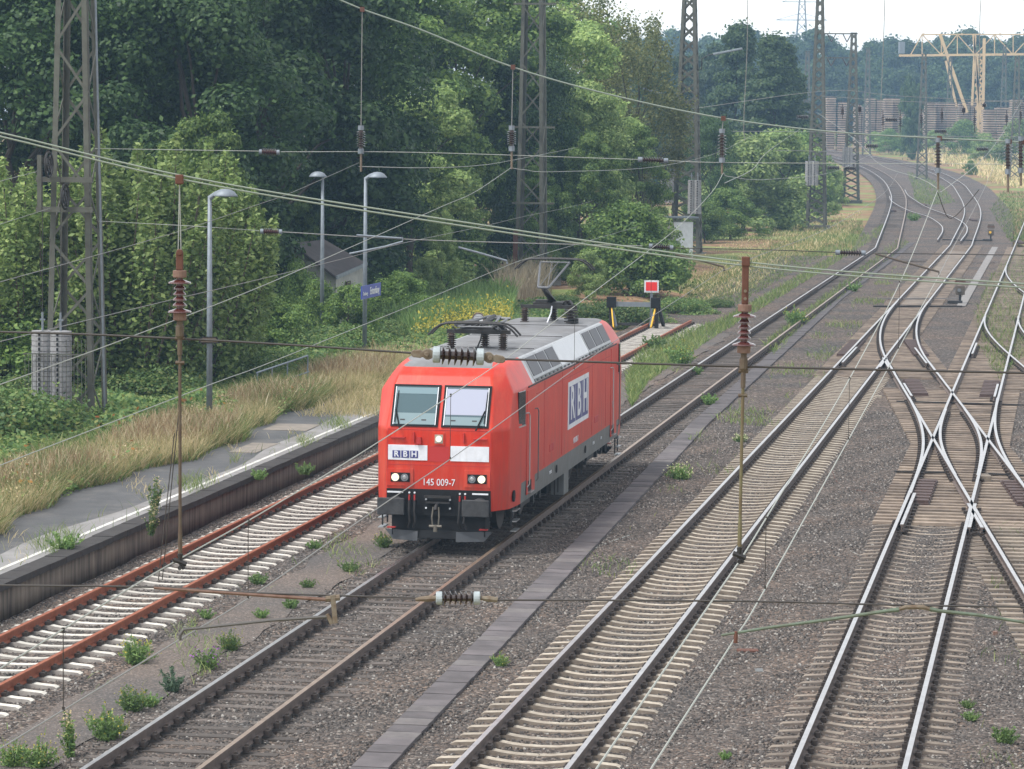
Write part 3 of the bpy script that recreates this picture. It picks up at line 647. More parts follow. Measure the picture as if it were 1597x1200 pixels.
    # side panels, windows, doors, handrails
    for s in (-1, 1):
        X = lambda z, o=0: s*(1.475+o)
        for ya, yb, front in ((1.2, 1.75, 1), (LEN-1.75, LEN-1.2, 0)):
            wv = 1.40+(1.475-1.40)*((ya+yb)/2-.5)/.95 if front else 1.45
            mb = MB(); rot = (math.atan2(.085, .95))*(1 if front else -1)*s
            yc_ = (ya+yb)/2; dd_ = yc_ if front else LEN-yc_; xw_ = 1.382+.1*(dd_-.68); mb.box((s*xw_, yc_, 2.70), (.03, yb-ya, .72), rz=(-.1 if front else .1)*s); o = mb.build('cab_window', M['black_gloss'], root, bevel=.01)
            mb = MB(); mb.box((s*(xw_+.01), yc_, 2.33), (.03, yb-ya, .03), rz=(-.1 if front else .1)*s); mb.build('window_sill', M['steel_light'], o)
        for ya, yb in ((2.12, 3.05), (LEN-3.05, LEN-2.12)):
            mb = MB(); mb.box((X(0, .001), (ya+yb)/2, 1.92), (.016, yb-ya+.1, 2.2)); dr = mb.build('cab_door', M['red'], root, bevel=.004)
            mb = MB(); 
            mb.bar((X(0, .012), (ya+yb)/2-.25, 1.55), (X(0, .012), (ya+yb)/2-.25, 1.70), .03); mb.build('door_handle', M['steel_light'], dr)
            for y in (ya-.1, yb+.1):
                mb = MB(); mb.tube([(X(0), y-.1, 2.56), (X(0, .06), y-.05, 2.57), (X(0, .075), y, 2.50), (X(0, .075), y, 1.06), (X(0, .03), y-.02, 1.0)], .014, 6); mb.build('handrail', M['grey_stripe'] if y > yb else M['steel_light'], root)
            mb = MB(); mb.box((X(0, .004), ya+.32, .98), (.02, .42, .24)); fs = mb.build('step_recess', M['black'], root); mb = MB(); mb.box((X(0, .03), ya+.32, .865), (.09, .42, .02)); mb.build('step', M['steel_light'], fs)
        for y in (4.4, 6.9, 11.6, 13.9):
            mb = MB(); mb.box((X(0, .0005), y, 2.12), (.006, .014, 1.86)); mb.build('panel_seam', M['dark_red'], root)
        mb = MB(); mb.box((X(0, .002), LEN/2, 2.86), (.008, LEN-6.6, .016)); mb.build('panel_seam', M['dark_red'], root)
        for y in (5.3, 5.62, 12.2, 12.5):
            mb = MB(); mb.box((X(0, .002), y, 1.5), (.012, .26, .16)); mb.build('access_flap', M['dark_red'], root, bevel=.004)
        # logo board
        ya, yb, za, zb = 7.75, 10.95, 1.66, 2.74
        mb = MB(); mb.box((X(0, .004), (ya+yb)/2, (za+zb)/2), (.012, yb-ya, zb-za)); pn = mb.build('logo_panel', M['white'], root)
        for k in range(3):
            c = ya+.12+.495+k*1.0 - (.0 if k else 0); ch = 'RBH'[k] if s > 0 else 'HBR'[k]
            mb = MB(); mb.box((X(0, .0115), c, (za+zb)/2), (.006, .92, zb-za-.22)); mb.build('logo_square', M['blue'], pn)
            Mx = Matrix(((0, 0, s), (s, 0, 0), (0, 1, 0))); put_text('logo_letter', ch, 1.06, M['white'], pn, (X(0, .0175), c, (za+zb)/2), Mx, bold=.022, xs=.95)
        put_text('side_number', '145 009-7', .19, M['white'], root, (X(0, .004), 9.0, 1.32), Matrix(((0, 0, s), (s, 0, 0), (0, 1, 0))))
        for y in (.85, 6.2, 10.6):
            mb = MB(); mb.tube([(s*(1.40 if y < 1 else 1.47), y, .94), (s*(1.435 if y < 1 else 1.482), y, .94)], .12 if y < 1 else .09, 14); mb.build('jacking_hole', M['black'], root)
        for y, t in ((5.3, 'RBH 05'), (11.9, 'R P 15'), (13.2, '84 t')):
            put_text('stencil', t, .1, M['white'], root, (X(0, .004), y, .96), Matrix(((0, 0, s), (s, 0, 0), (0, 1, 0))))
        # roof slope: louvres + plain panel + gutter
        def slope(name, ya, yb, u0, u1, m, lift, parent=root):
            P0 = Vector((s*1.475, 0, 3.09)); P1 = Vector((s*1.18, 0, 3.65)); d = P1-P0; nn = Vector((s*d.z, 0, -d.x*s)).normalized()
            nn = Vector((s*abs(d.z), 0, abs(d.x))).normalized(); a = P0+d*u0+nn*lift; c = P0+d*u1+nn*lift; e = nn*.012
            mb = MB(); q = [Vector((a.x, ya, a.z)), Vector((a.x, yb, a.z)), Vector((c.x, yb, c.z)), Vector((c.x, ya, c.z))]; w_ = [v-e*1.0 for v in q]
            fs = [(0, 1, 2, 3), (7, 6, 5, 4), (0, 4, 5, 1), (1, 5, 6, 2), (2, 6, 7, 3), (3, 7, 4, 0)]
            if s < 0: fs = [tuple(reversed(f)) for f in fs]
            mb.add(q+w_, fs); return mb.build(name, m, parent)
        for ya, yb in ((3.15, 7.0), (11.3, 15.0)):
            fr = slope('vent_frame', ya, yb, .18, .98, M['silver'], .014)
            L_ = (yb-ya)/3
            for k in range(3): slope('vent_grille', ya+k*L_+.10, ya+(k+1)*L_-.08, .24, .92, M['vent'], .030, fr)
            slope('gutter', ya, yb, .03, .15, M['grey_stripe'], .016)
        slope('roof_panel', 7.08, 11.22, .17, .98, M['silver_light'], .016)
        for k, y in enumerate(np.arange(3.4, 15, .55)): slope('gutter_slot', y, y+.22, .055, .12, M['dark_metal'], .029)
        mb = MB(); mb.box((s*1.487, LEN/2, 3.09), (.02, LEN-4.4, .028)); mb.build('rain_strip', M['dark_metal'], root)
    for y in (4.9, 8.9, 12.9):
        mb = MB(); mb.box((0, y, 3.705), (2.3, .025, .012)); mb.build('roof_seam', M['dark_metal'], root)
    # front: beam, buffers, coupler, hoses, plough, steps
    for end in (0, 1):
        e = empty('end_gear', (0, LEN if end else 0, 0), math.pi if end else 0); e.parent = root
        mb = MB(); mb.box((0, -.02+.1, .86), (2.16, .25, .54)); mb.build('buffer_beam', M['black'], e)
        mb = MB(); mb.box((0, .25, .45), (1.95, .5, .55)); mb.build('underframe', M['black'], e)
        for s in (-1, 1):
            mb = MB(); mb.tube([(s*.875, -.05, .83), (s*.875, -.35, .83)], .16, 14); mb.tube([(s*.875, -.35, .83), (s*.875, -.56, .83)], .11, 14); mb.box((s*.875, -.60, .83), (.56, .06, .35)); mb.build('buffer', M['buffer'], e, bevel=.02)
            for q, c in ((.47, 'dark_metal'), (.58, 'dark_metal')):
                mb = MB(); mb.tube([(s*q, -.06, .92), (s*q, -.16, .90), (s*q, -.2, .70), (s*(q-.02), -.2, .48), (s*(q+.03), -.14, .34)], .024, 8); mb.build('brake_hose', M[c], e)
                mb = MB(); mb.box((s*q, -.16, .97), (.03, .06, .11)); mb.build('hose_tap', M['dull_red'], e)
                mb = MB(); mb.tube([(s*q, -.15, 1.07), (s*q, -.17, 1.07)], .02, 8); mb.build('tap_end', M['white'], e)
            for z in (.93, .75):
                mb = MB(); mb.tube([(s*.25, -.05, z), (s*.25, -.075, z)], .02, 8); mb.build('bolt', M['white'], e)
            mb = MB(); mb.add([(s*.40, -.16, .28), (s*.40, -.20, .08), (s*.95, .0, .08), (s*1.12, .05, .28), (s*.40, -.13, .28), (s*.40, -.17, .08), (s*.95, .03, .08), (s*1.12, .08, .28)], [(0, 1, 2, 3), (7, 6, 5, 4), (0, 4, 5, 1), (1, 5, 6, 2), (2, 6, 7, 3), (3, 7, 4, 0)]); mb.build('snow_plough', M['plough'], e)
            mb = MB(); mb.box((s*.96, -.1, .34), (.17, .12, .02)); mb.build('shunter_step', M['dull_red'], e)
            mb = MB(); mb.bar((s*1.05, -.12, 1.07), (s*.72, -.12, 1.07), .03); mb.build('hand_rail', M['white'], e)
        mb = MB(); mb.add([(-.42, -.12, .30), (.42, -.12, .30), (.42, -.16, .14), (-.42, -.16, .14)], [(0, 3, 2, 1)]); mb.box((0, -.1, .20), (.84, .04, .16)); mb.build('plough_centre', M['black'], e)
        mb = MB(); mb.box((0, -.12, .99), (.56, .06, .05)); mb.box((0, -.1, .87), (.5, .05, .04)); mb.tube([(0, -.1, .84), (0, -.28, .82), (0, -.34, .74)], .035, 8); mb.build('draw_hook', M['dark_metal'], e)
        mb = MB()
        for s in (-1, 1): mb.tube([(s*.055, -.28, .80), (s*.075, -.33, .60), (s*.06, -.33, .42)], .016, 6)
        mb.tube([(-.13, -.33, .41), (.13, -.33, .41)], .03, 8); mb.tube([(-.0, -.33, .43), (0, -.33, .30)], .045, 8); mb.build('screw_coupler', M['coupler'], e)
    # bogies
    for yc in (4.1, LEN-4.1):
        bo = empty('bogie', (0, yc, 0)); bo.parent = root
        mb = MB()
        for s in (-1, 1):
            mb.box((s*1.06, 0, .60), (.14, 3.7, .16)); mb.box((s*1.06, 0, .48), (.12, 1.2, .22))
            for q in (-1.75, -.9, .9, 1.75): mb.box((s*1.08, q, .45), (.16, .16, .25))
        mb.build('bogie_frame', M['dark_metal'], bo)
        for y in (-1.3, 1.3):
            mb = MB(); mb.tube([(-.80, y, .60), (-.66, y, .60)], .60, 28); mb.tube([(.66, y, .60), (.80, y, .60)], .60, 28); mb.tube([(-.8, y, .60), (.8, y, .60)], .09, 10); mb.build('wheelset', M['wheel'], bo)
            for s in (-1, 1):
                mb = MB(); mb.tube([(s*.98, y, .60), (s*1.16, y, .60)], .17, 14); mb.build('axle_box', M['dark_metal'], bo)
                for q in (-.32, .32): 
                    mb = MB(); mb.tube([(s*1.1, y+q, .42), (s*1.1, y+q, .72)], .085, 10); mb.build('spring', M['black'], bo)
    for s in (-1, 1):
        for yc, a, z in ((1.15, .5, .35), (LEN-1.15, .5, .35), (6.9, .5, .4), (10.4, .7, .4)):
            mb = MB(); mb.bar((s*1.36, yc-a/2, .7), (s*1.36, yc-a/2, z-.1), .03); mb.bar((s*1.36, yc+a/2, .7), (s*1.36, yc+a/2, z-.1), .03)
            if yc < 2 or yc > 15:
                for zz in (.62, .40, .20): mb.box((s*1.40, yc, zz), (.12, a, .02), 1)
            mb.build('ladder', [M['dark_metal'], M['steel_light']], root)
    mb = MB(); mb.box((0, LEN/2, .48), (2.2, 3.6, .42)); mb.box((1.25, 8.1, .45), (.3, .7, .55), 1); mb.box((-1.25, 8.1, .45), (.3, .7, .55), 1); mb.build('transformer_box', [M['black'], M['grey_stripe']], root)
    # pantographs
    def ins(p, x, y, z0, h_=.36, r=.115):
        mb = MB(); n = 7
        mb.tube([(x, y, z0-.02), (x, y, z0+h_)], r*.55, 10)
        for k in range(n): zz = z0+.04+k*(h_-.06)/n; mb.tube([(x, y, zz), (x, y, zz+.02), (x, y, zz+.022)], [r, r*.7, r*.55], 12)
        mb.box((x, y, z0-.0), (.2, .2, .03)); mb.build('insulator', M['porcelain_dark'], p)
    def bow(mb, yb, z, wdt=.98, n=14, r=.024):
        pts = []
        for i in range(n+1):
            t = -1+2*i/n; x = t*wdt; zz = z + .03*(1-t*t) - (max(0, abs(t)-.62)/.38)**1.8*.24
            pts.append((x, yb, zz))
        mb.tube(pts, r, 6)
    for yb, up in ((4.9, 0), (14.6, 1)):
        p = empty('pantograph', (0, yb, 3.70)); p.parent = root; tag(p, label='raised pantograph at the rear end' if up else 'folded pantograph above the front cab')
        sg = 1
        for x, y in ((-.6, -.45), (.55, -.5), (0, .35)): ins(p, x, y, .0)
        mb = MB(); mb.bar((-.7, -.45, .38), (.7, -.45, .38), .09); mb.box((0, -.1, .42), (.8, .12, .08)); mb.box((-.25, .1, .46), (.3, .35, .12)); mb.tube([(.6, -.4, .42), (.45, .1, .5), (.1, .35, .44)], .03, 6); mb.bar((-.5, -.45, .38), (0, .4, .38), .06); mb.bar((.5, -.45, .38), (0, .4, .38), .06); mb.bar((-.35, -.1, .38), (.35, -.1, .38), .05); mb.box((.2, -.2, .44), (.25, .5, .1)); mb.tube([(-.5, .2, .42), (.5, .2, .42)], .045, 8); mb.build('base_frame', M['dark_metal'], p)
        if up:
            hinge, knee, hd = (0, .2, .46), (0, -1.35, .90), (0, .45, 1.44)
        else: hinge, knee, hd = (0, -.35, .46), (0, 1.45, .60), (0, -.95, .52)
        mb = MB(); mb.tube([hinge, knee], [.085, .06], 8); mb.tube([(.1, hinge[1]+.2, hinge[2]-.04), (.06, knee[1], knee[2]-.08)], .018, 6); mb.build('lower_arm', M['dark_metal'], p)
        mb = MB(); kw, hw = (.13, .37) if up else (.14, .38)
        mb.tube([(-kw, knee[1], knee[2]), (kw, knee[1], knee[2])], .03, 8)
        for s in (-1, 1): mb.tube([(s*kw, knee[1], knee[2]), (s*hw, hd[1], hd[2])], .027, 8)
        mb.tube([(-hw, hd[1], hd[2]), (hw, hd[1], hd[2])], .016, 6)
        mb.tube([(-kw*.8, knee[1], knee[2]), (hw*.2, hd[1], hd[2])], .008, 5); mb.tube([(kw*.8, knee[1], knee[2]), (-hw*.2, hd[1], hd[2])], .008, 5)
        
        if not up:
            for s in (-1, 1): mb.tube([(s*.33, 1.3, .55), (s*.42, -.2, .56), (s*.42, -1.0, .55)], .03, 6); mb.tube([(s*.5, -.9, .52), (s*.5, -.5, .42), (s*.2, -.3, .5)], .018, 6)
            mb.tube([(-.4, 1.3, .57), (.4, 1.3, .57)], .035, 6); mb.tube([(-.45, -.6, .6), (.45, -.6, .6)], .02, 6)
        mb.build('upper_arm', M['arm_grey'], p)
        mb = MB(); bow(mb, hd[1]-.2, hd[2]+.06); bow(mb, hd[1]+.2, hd[2]+.06)
        for s in (-1, 1): mb.bar((s*.42, hd[1]-.2, hd[2]+.08), (s*.42, hd[1]+.2, hd[2]+.08), .03); mb.bar((s*.55, hd[1]-.2, hd[2]+.08), (s*.55, hd[1]+.2, hd[2]+.08), .03)
        mb.build('contact_bows', M['dark_metal'], p)
        mb = MB(); mb.tube([(.1, -.6, .40), (.12, -.85, .25), (.05, -1.0, .02)], .018, 6); mb.build('cable', M['white'] if up else M['black'], p)
    mb = MB(); mb.tube([(.68, 13.9, 3.7), (.68, 13.9, 3.82)], .10, 12); 
    for k in range(5): mb.tube([(.62, 13.7, 3.74+k*.07), (.62, 13.7, 3.765+k*.07)], .17, 14)
    mb.build('surge_arrester', M['dark_metal'], root)
M['vent'] = mat('vent', (.13, .135, .15), .6, .2, (.10, .10, .11), 30); M['silver_light'] = mat('silver_light', (.60, .62, .65), .4, .15, (.52, .54, .57), 2)
M['arm_grey'] = mat('arm_grey', (.14, .145, .155), .5, .4)
M['plough'] = mat('plough', (.065, .07, .078), .6, .1); M['coupler'] = mat('coupler', (.16, .145, .12), .5, .5); M['wheel'] = mat('wheel', (.05, .04, .035), .7, .3)
loco()

# ---------------------------------------------------------------- lattice masts
def lattice(name, loc, label, cat, H, wb, wt, leg, panels, m, group=None, rz=-ANG, brace=.5, xb=False, z_top_straight=None, db=None):
    root = empty(name, loc, rz, label, cat, group); db = db or wb
    W = lambda z: wb+(wt-wb)*z/H
    Dp = lambda z: db+(wt-db)*z/H
    for a in (-1, 1):
        for b in (-1, 1):
            mb = MB(); p0 = (a*wb/2, b*db/2, -.3); p1 = (a*wt/2, b*wt/2, H)
            mb.bar(p0, p1, leg, leg*.22, up=(0, 1, 0)) if 0 else None
            # L profile
            def off(p, dx, dy): return (p[0]+dx, p[1]+dy, p[2])
            mb.bar(off(p0, -a*leg/2, 0), off(p1, -a*leg/2, 0), leg*.14, leg, up=(1, 0, 0)); mb.bar(off(p0, 0, -b*leg/2), off(p1, 0, -b*leg/2), leg, leg*.14, up=(1, 0, 0))
            mb.build('leg', m, root)
    mb = MB(); zs = [H*(1-(1-i/panels)**1.0) for i in range(panels+1)]
    for face in range(4):
        for i in range(panels):
            z0, z1 = zs[i], zs[i+1]
            def P(z, s):
                x, y = W(z)/2, Dp(z)/2
                return {0: (s*x, -y, z), 1: (x, s*y, z), 2: (-s*x, y, z), 3: (-x, -s*y, z)}[face]
            s = 1 if (i+face) % 2 else -1
            mb.bar(P(z0, s), P(z1, -s), leg*.14, leg*brace, up=(0, 0, 1))
            if xb: mb.bar(P(z0, -s), P(z1, s), leg*.14, leg*brace, up=(0, 0, 1))
    for z in (0.05, H*.98): 
        for face in range(4):
            pass
    mb.build('bracing', m, root)
    mb = MB(); mb.box((0, 0, H), (wt+.1, wt+.1, .05)); mb.box((0, 0, -.35), (wb+.5, db+.5, .5)); mb.build('cap_plate', m, root)
    return root
def weights(root, x, y, ztop, n=2, hgt=1.9, r=.30, wires=4):
    for k in range(n):
        g = empty('balance_weight', (x+k*.84*r*2.0, y, ztop)); g.parent = root
        mb = MB(); q = 14
        for i in range(q):
            z = -hgt*i/q; mb.tube([(0, 0, z), (0, 0, z-hgt/q*.90)], r*(1 if i % 2 else .985), 18)
        mb.build('weight_stack', M['weight'], g)
        mb = MB()
        for i in range(q): mb.box((0, -r*.98, -hgt*(i+.5)/q), (.05, .04, hgt/q*.6))
        mb.build('weight_slots', M['black'], g)
        mb = MB(); mb.tube([(0, 0, -.02), (0, 0, .5)], .03, 6); mb.box((0, 0, .3), (.14, .05, .04)); mb.build('eye_rod', M['galv'], g)
        mb = MB(); mb.tube([(0, 0, .5), (0, 0, 4.3)], .012, 5); mb.build('weight_cable', M['wire_dark'], g)
def wheel(root, x, y, z, r=.33):
    mb = MB(); pts = [(x, y+r*math.cos(t), z+r*math.sin(t)) for t in np.linspace(0, 2*math.pi, 25)]; mb.tube(pts, .03, 6, cap=False)
    pts = [(x, y+r*.55*math.cos(t), z+r*.55*math.sin(t)) for t in np.linspace(0, 2*math.pi, 17)]; mb.tube(pts, .03, 6, cap=False)
    for t in range(6): mb.bar((x, y, z), (x, y+r*math.cos(t*1.047), z+r*math.sin(t*1.047)), .03)
    mb.build('tension_wheel', M['dark_metal'], root)
p = G(115, 665, .3)
m1 = lattice('lattice_mast', (p.x, p.y+.6, .1), 'tall olive lattice mast with tension wheels and pale weights at the far left', 'lattice mast', 17, 1.36, .62, .145, 13, M['mast'], 'lattice masts along the yard')
weights(m1, -.62, -1.05, 2.95-.15)
mb = MB(); 
for k in range(17): mb.bar((-1.0+k*.105, -1.4, .1), (-1.0+k*.105, -1.4, 2.2+(.4 if k > 10 else 0)), .014)
mb.bar((-1.05, -1.4, .12), (.75, -1.4, .12), .04); mb.bar((-1.05, -1.4, 2.2), (.75, -1.4, 2.2), .03); mb.build('weight_guard', M['mast'], m1)
wheel(m1, -.45, -1.0, 7.25); wheel(m1, .0, -1.0, 6.4)
mb = MB()
for z in (6.05, 6.85): mb.bar((-.85, -.85, z), (.72, -.85, z), .1, .14)
mb.bar((-.75, -.85, 6.0), (-.75, -.85, 7.5), .12); mb.build('cross_beam', M['mast'], m1)
mb = MB(); mb.tube([(.86, -.2, -.2), (.84, -.2, 1.0), (.5, -.2, 16.5)], .03, 6); mb.build('cable_pipe', M['galv'], m1)
p = G(828, 446, 0)
m2 = lattice('lattice_mast', (p.x, p.y, -.1), 'lattice mast with rusty feet rising behind the locomotive pantograph', 'lattice mast', 17.5, 1.5, .98, .17, 12, M['mast'], 'lattice masts along the yard', brace=.42)
mb = MB()
for z in (4.4, 8.3, 14.6): mb.bar((-.9, -.85, z), (1.3, -.85, z), .1)
mb.build('cross_beam', M['mast'], m2)
mb = MB(); mb.bar((-.72, -.78, 0), (-.70, -.76, 3.0), .24, .1, up=(0, 1, 0)); mb.build('rusty_foot', M['rust'], m2)
p = G(1070, 392, 0)
m3 = lattice('lattice_mast', (p.x, p.y, 0), 'lattice mast with a bare floodlight arm and four pale hanging weights beside the grassy bank', 'lattice mast', 17.6, 1.95, .78, .20, 19, M['mast'], 'lattice masts along the yard', brace=.5, xb=True)
def floodlight(root, x, z, s, L=1.9):
    f = empty('floodlight', (x, -.4, z)); f.parent = root
    mb = MB(); mb.tube([(0, 0, -1.0), (s*.35, 0, -1.0), (s*.35, 0, -.3), (s*.8, 0, -.05), (s*1.1, 0, 0)], .035, 6); mb.build('arm', M['dark_metal'], f)
    mb = MB(); mb.bar((s*1.1, 0, 0), (s*(1.1+L), 0, .38), .28, .14); mb.build('lamp_head', M['galv'], f, bevel=.03)
floodlight(m3, .55, 12.9, 1); floodlight(m3, -.55, 10.3, -1, 1.4)
weights(m3, -1.35, -1.3, 5.2, 2, 2.0, .24); weights(m3, .45, -1.3, 4.7, 2, 2.2, .24)
p = G(1273, 350, 0)
m4 = lattice('lattice_mast', (p.x, p.y, p.z), 'slim tall lattice mast standing on the grass strip left of the curving tracks', 'lattice mast', 20, 1.65, .50, .20, 26, M['mast'], 'lattice masts along the yard', brace=.55, xb=True); weights(m4, -.6, -1.2, 5.2, 2, 2.0, .3)
p = G(1327, 311, 0)
m5 = lattice('lattice_mast', (p.x, p.y, p.z), 'lattice mast with two crossarms and hanging V insulators near the track bend', 'lattice mast', 17.3, 1.75, .55, .2, 22, M['mast'], 'lattice masts along the yard', brace=.55, xb=True)
weights(m5, -.6, -1.2, 5.4, 2, 2.0, .3)
for z, L in ((17.2, 3.1), (14.7, 2.9)):
    mb = MB(); mb.bar((.4, 0, z), (-L, 0, z), .14, .12); mb.build('crossarm', M['mast'], m5)
    for q in (.7, 2.3):
        mb = MB()
        for s in (-1, 1): mb.tube([(-q+s*.45, 0, z), (-q, 0, z-.85)], .06, 6)
        mb.build('v_insulator', M['porcelain_dark'], m5)
for (x, y, d, top, lab) in ((1437, 215, 430, 85, 'thin hazy lattice mast in front of the gantry crane'), (1582, 190, 430, 88, 'thin hazy lattice mast right of the gantry crane'), (1350, 160, 560, 75, 'pale far lattice mast over the sleeper piles'), (1256, 190, 520, 80, 'pale far lattice mast against the woods left of the slim mast'), (1562, 165, 600, 70, 'pale far lattice mast right of the crane legs'), (1478, 150, 600, 90, 'palest far lattice mast behind the crane truss')):
    q = PX(x, d); H = D(x, top, d).z - q.z
    lattice('lattice_mast', q, lab, 'lattice mast', H, 1.5, .6, .2, 14, M['mast'], 'lattice masts along the yard', brace=.5, xb=True)
# far transmission pylon
q = PX(1246, 1150); q.z = float(TZ(1150)); H = D(1246, -12, 1150).z-q.z
py = lattice('transmission_pylon', q, 'faint far transmission pylon above the woods', 'pylon', H, 8, 1.8, .3, 14, M['galv'], brace=.4, xb=True)
mb = MB()
for z, L in ((H*.80, 9), (H*.93, 7), (H*.66, 10)): mb.bar((-L, 0, z), (L, 0, z), .28); mb.bar((-L, 0, z), (0, 0, z+2.5), .16); mb.bar((L, 0, z), (0, 0, z+2.5), .16)
mb.build('crossarm', M['galv'], py)

# ---------------------------------------------------------------- overhead line
def hz(x): return D(x, 300, 100).z
def wire(name, pts, r, m, label, cat='wire', group=None, sub=10, n=5):
    mb = MB(); P = catmull([np.array(p) for p in pts], sub) if len(pts) > 2 else [pts[0], pts[1]]
    mb.tube([Vector(p) for p in P], r, n); o = mb.build(name, m); tag(o, label, cat, group); return o
def along(pts, k, c):             # points on a wire over X=a+b*Y  (k=-a, c=b)
    out = []
    for x, y in pts:
        r = ray(x, y); d = k/(c - r[0]/r[1]); out.append(D(x, y, d))
    return out
def insul(mb_name, parent, a, b, r, n, big=(), m='porcelain', cap='cap_blue', capr=None, name='insulator'):
    """disc insulator between a and b (world), caps at both ends"""
    a, b = Vector(a), Vector(b); d = b-a; L = d.length; u = d/L; capr = capr or r*.62
    e = empty(name, (0, 0, 0)); e.parent = parent; e.matrix_parent_inverse = parent.matrix_world.inverted() if False else Matrix.Translation(-parent.location)
    mb = MB(); mb.tube([a+u*L*.12, b-u*L*.12], r*.42, 12)
    for k in range(n):
        t = .20+.60*k/(n-1); rr = r if (not big or k in big) else r*.66
        c = a+d*t; w_ = L*.6/(n-1)
        mb.tube([c-u*w_*.12, c+u*w_*.08, c+u*w_*.34], [rr, rr*.86, r*.42], 18)
    mb.build('sheds', M[m], e, smooth=False)
    for p0, p1 in ((a, a+u*L*.15), (b-u*L*.15, b)):
        mb = MB(); mb.tube([p0, p0+(p1-p0)*.1, p0+(p1-p0)*.9, p1], [capr*.85, capr, capr, capr*.85], 16); mb.build('end_cap', M[cap], e)
    return e
def bpart(mb, name, m, root, **k):
    o = mb.build(name, m, root, **k); o.location = -root.location; return o
D1, D2 = 20.3, 88.0
# near cross span: one assembly hanging over the yard
r1 = empty('cross_span', D(700, 540, D1), 0, 'near cross span of double green cable, two hangers with ribbed insulators and dark steady wires', 'cross span')
for dz in (-3, 3):
    P = catmull([np.array(D(x, y+dz, D1)) for x, y in ((-180, 172), (0, 210), (278, 276), (620, 334), (1163, 412), (1597, 446), (1800, 458))], 10)
    mb = MB(); mb.tube([Vector(p) for p in P], .0062, 6); bpart(mb, 'green_cable', M['patina'], r1)
def pw(root, name, pts, d, r, m, n=6, sub=6):
    P = catmull([np.array(D(x, y, d)) for x, y in pts], sub) if len(pts) > 2 else [D(*pts[0], d), D(*pts[1], d)]
    mb = MB(); mb.tube([Vector(p) for p in P], r, n); return bpart(mb, name, m, root)
pw(r1, 'steady_wire', [(-150, 516), (0, 518), (165, 523), (400, 535), (645, 551)], D1, .0075, M['wire_dark'])
pw(r1, 'steady_wire', [(775, 560), (1160, 572), (1597, 582), (1750, 586)], D1, .0075, M['wire_dark'])
pw(r1, 'steady_wire', [(-150, 911), (0, 913), (240, 916), (400, 925), (655, 933)], D1, .0065, M['wire_dark'])
pw(r1, 'steady_wire', [(775, 936), (1160, 938), (1400, 944), (1597, 947), (1750, 950)], D1, .0065, M['wire_dark'])
insul('', r1, D(675, 553, D1), D(755, 557, D1), .064, 6, cap='cap_blue', capr=.052, m='porcelain_dark')
insul('', r1, D(680, 933, D1), D(749, 933, D1), .047, 6, cap='cap_blue', capr=.042, m='porcelain_dark')
for sgn, x0, x1_, y0, y1 in ((1, 641, 676, 551.5, 553), (-1, 788, 754, 561.5, 557)):
    a, b = D(x0, y0, D1), D(x1_, y1, D1); d_ = (b-a); mb = MB(); up_ = Vector((0, 0, 1)); q = [(0, .010), (.10, .022), (.42, .026), (.52, .018), (.66, .034), (.80, .034), (1, .020)]; V_ = []
    for t, hh in q: p_ = a+d_*t; V_ += [p_+up_*hh+Vector((0, -.012, 0)), p_-up_*hh+Vector((0, -.012, 0)), p_-up_*hh+Vector((0, .012, 0)), p_+up_*hh+Vector((0, .012, 0))]
    mb.add(V_, [(4*k+c, 4*k+(c+1) % 4, 4*k+4+(c+1) % 4, 4*k+4+c) for k in range(len(q)-1) for c in range(4)]+[(0, 3, 2, 1), tuple(4*(len(q)-1)+c for c in range(4))]); p_ = a+d_*.70; mb.tube([p_+Vector((0, -.012, 0)), p_+Vector((0, -.03, 0))], .017, 10); bpart(mb, 'clamp', M['fitting'], r1, bevel=.004)
for pts in (((648, 935), (668, 934), (681, 933)), ((748, 933), (762, 934), (776, 936))):
    mb = MB(); a, b, c = [D(x, y, D1) for x, y in pts]; mb.tube([a, b, c], [.012, .02, .016], 8); bpart(mb, 'clamp', M['fitting'], r1)
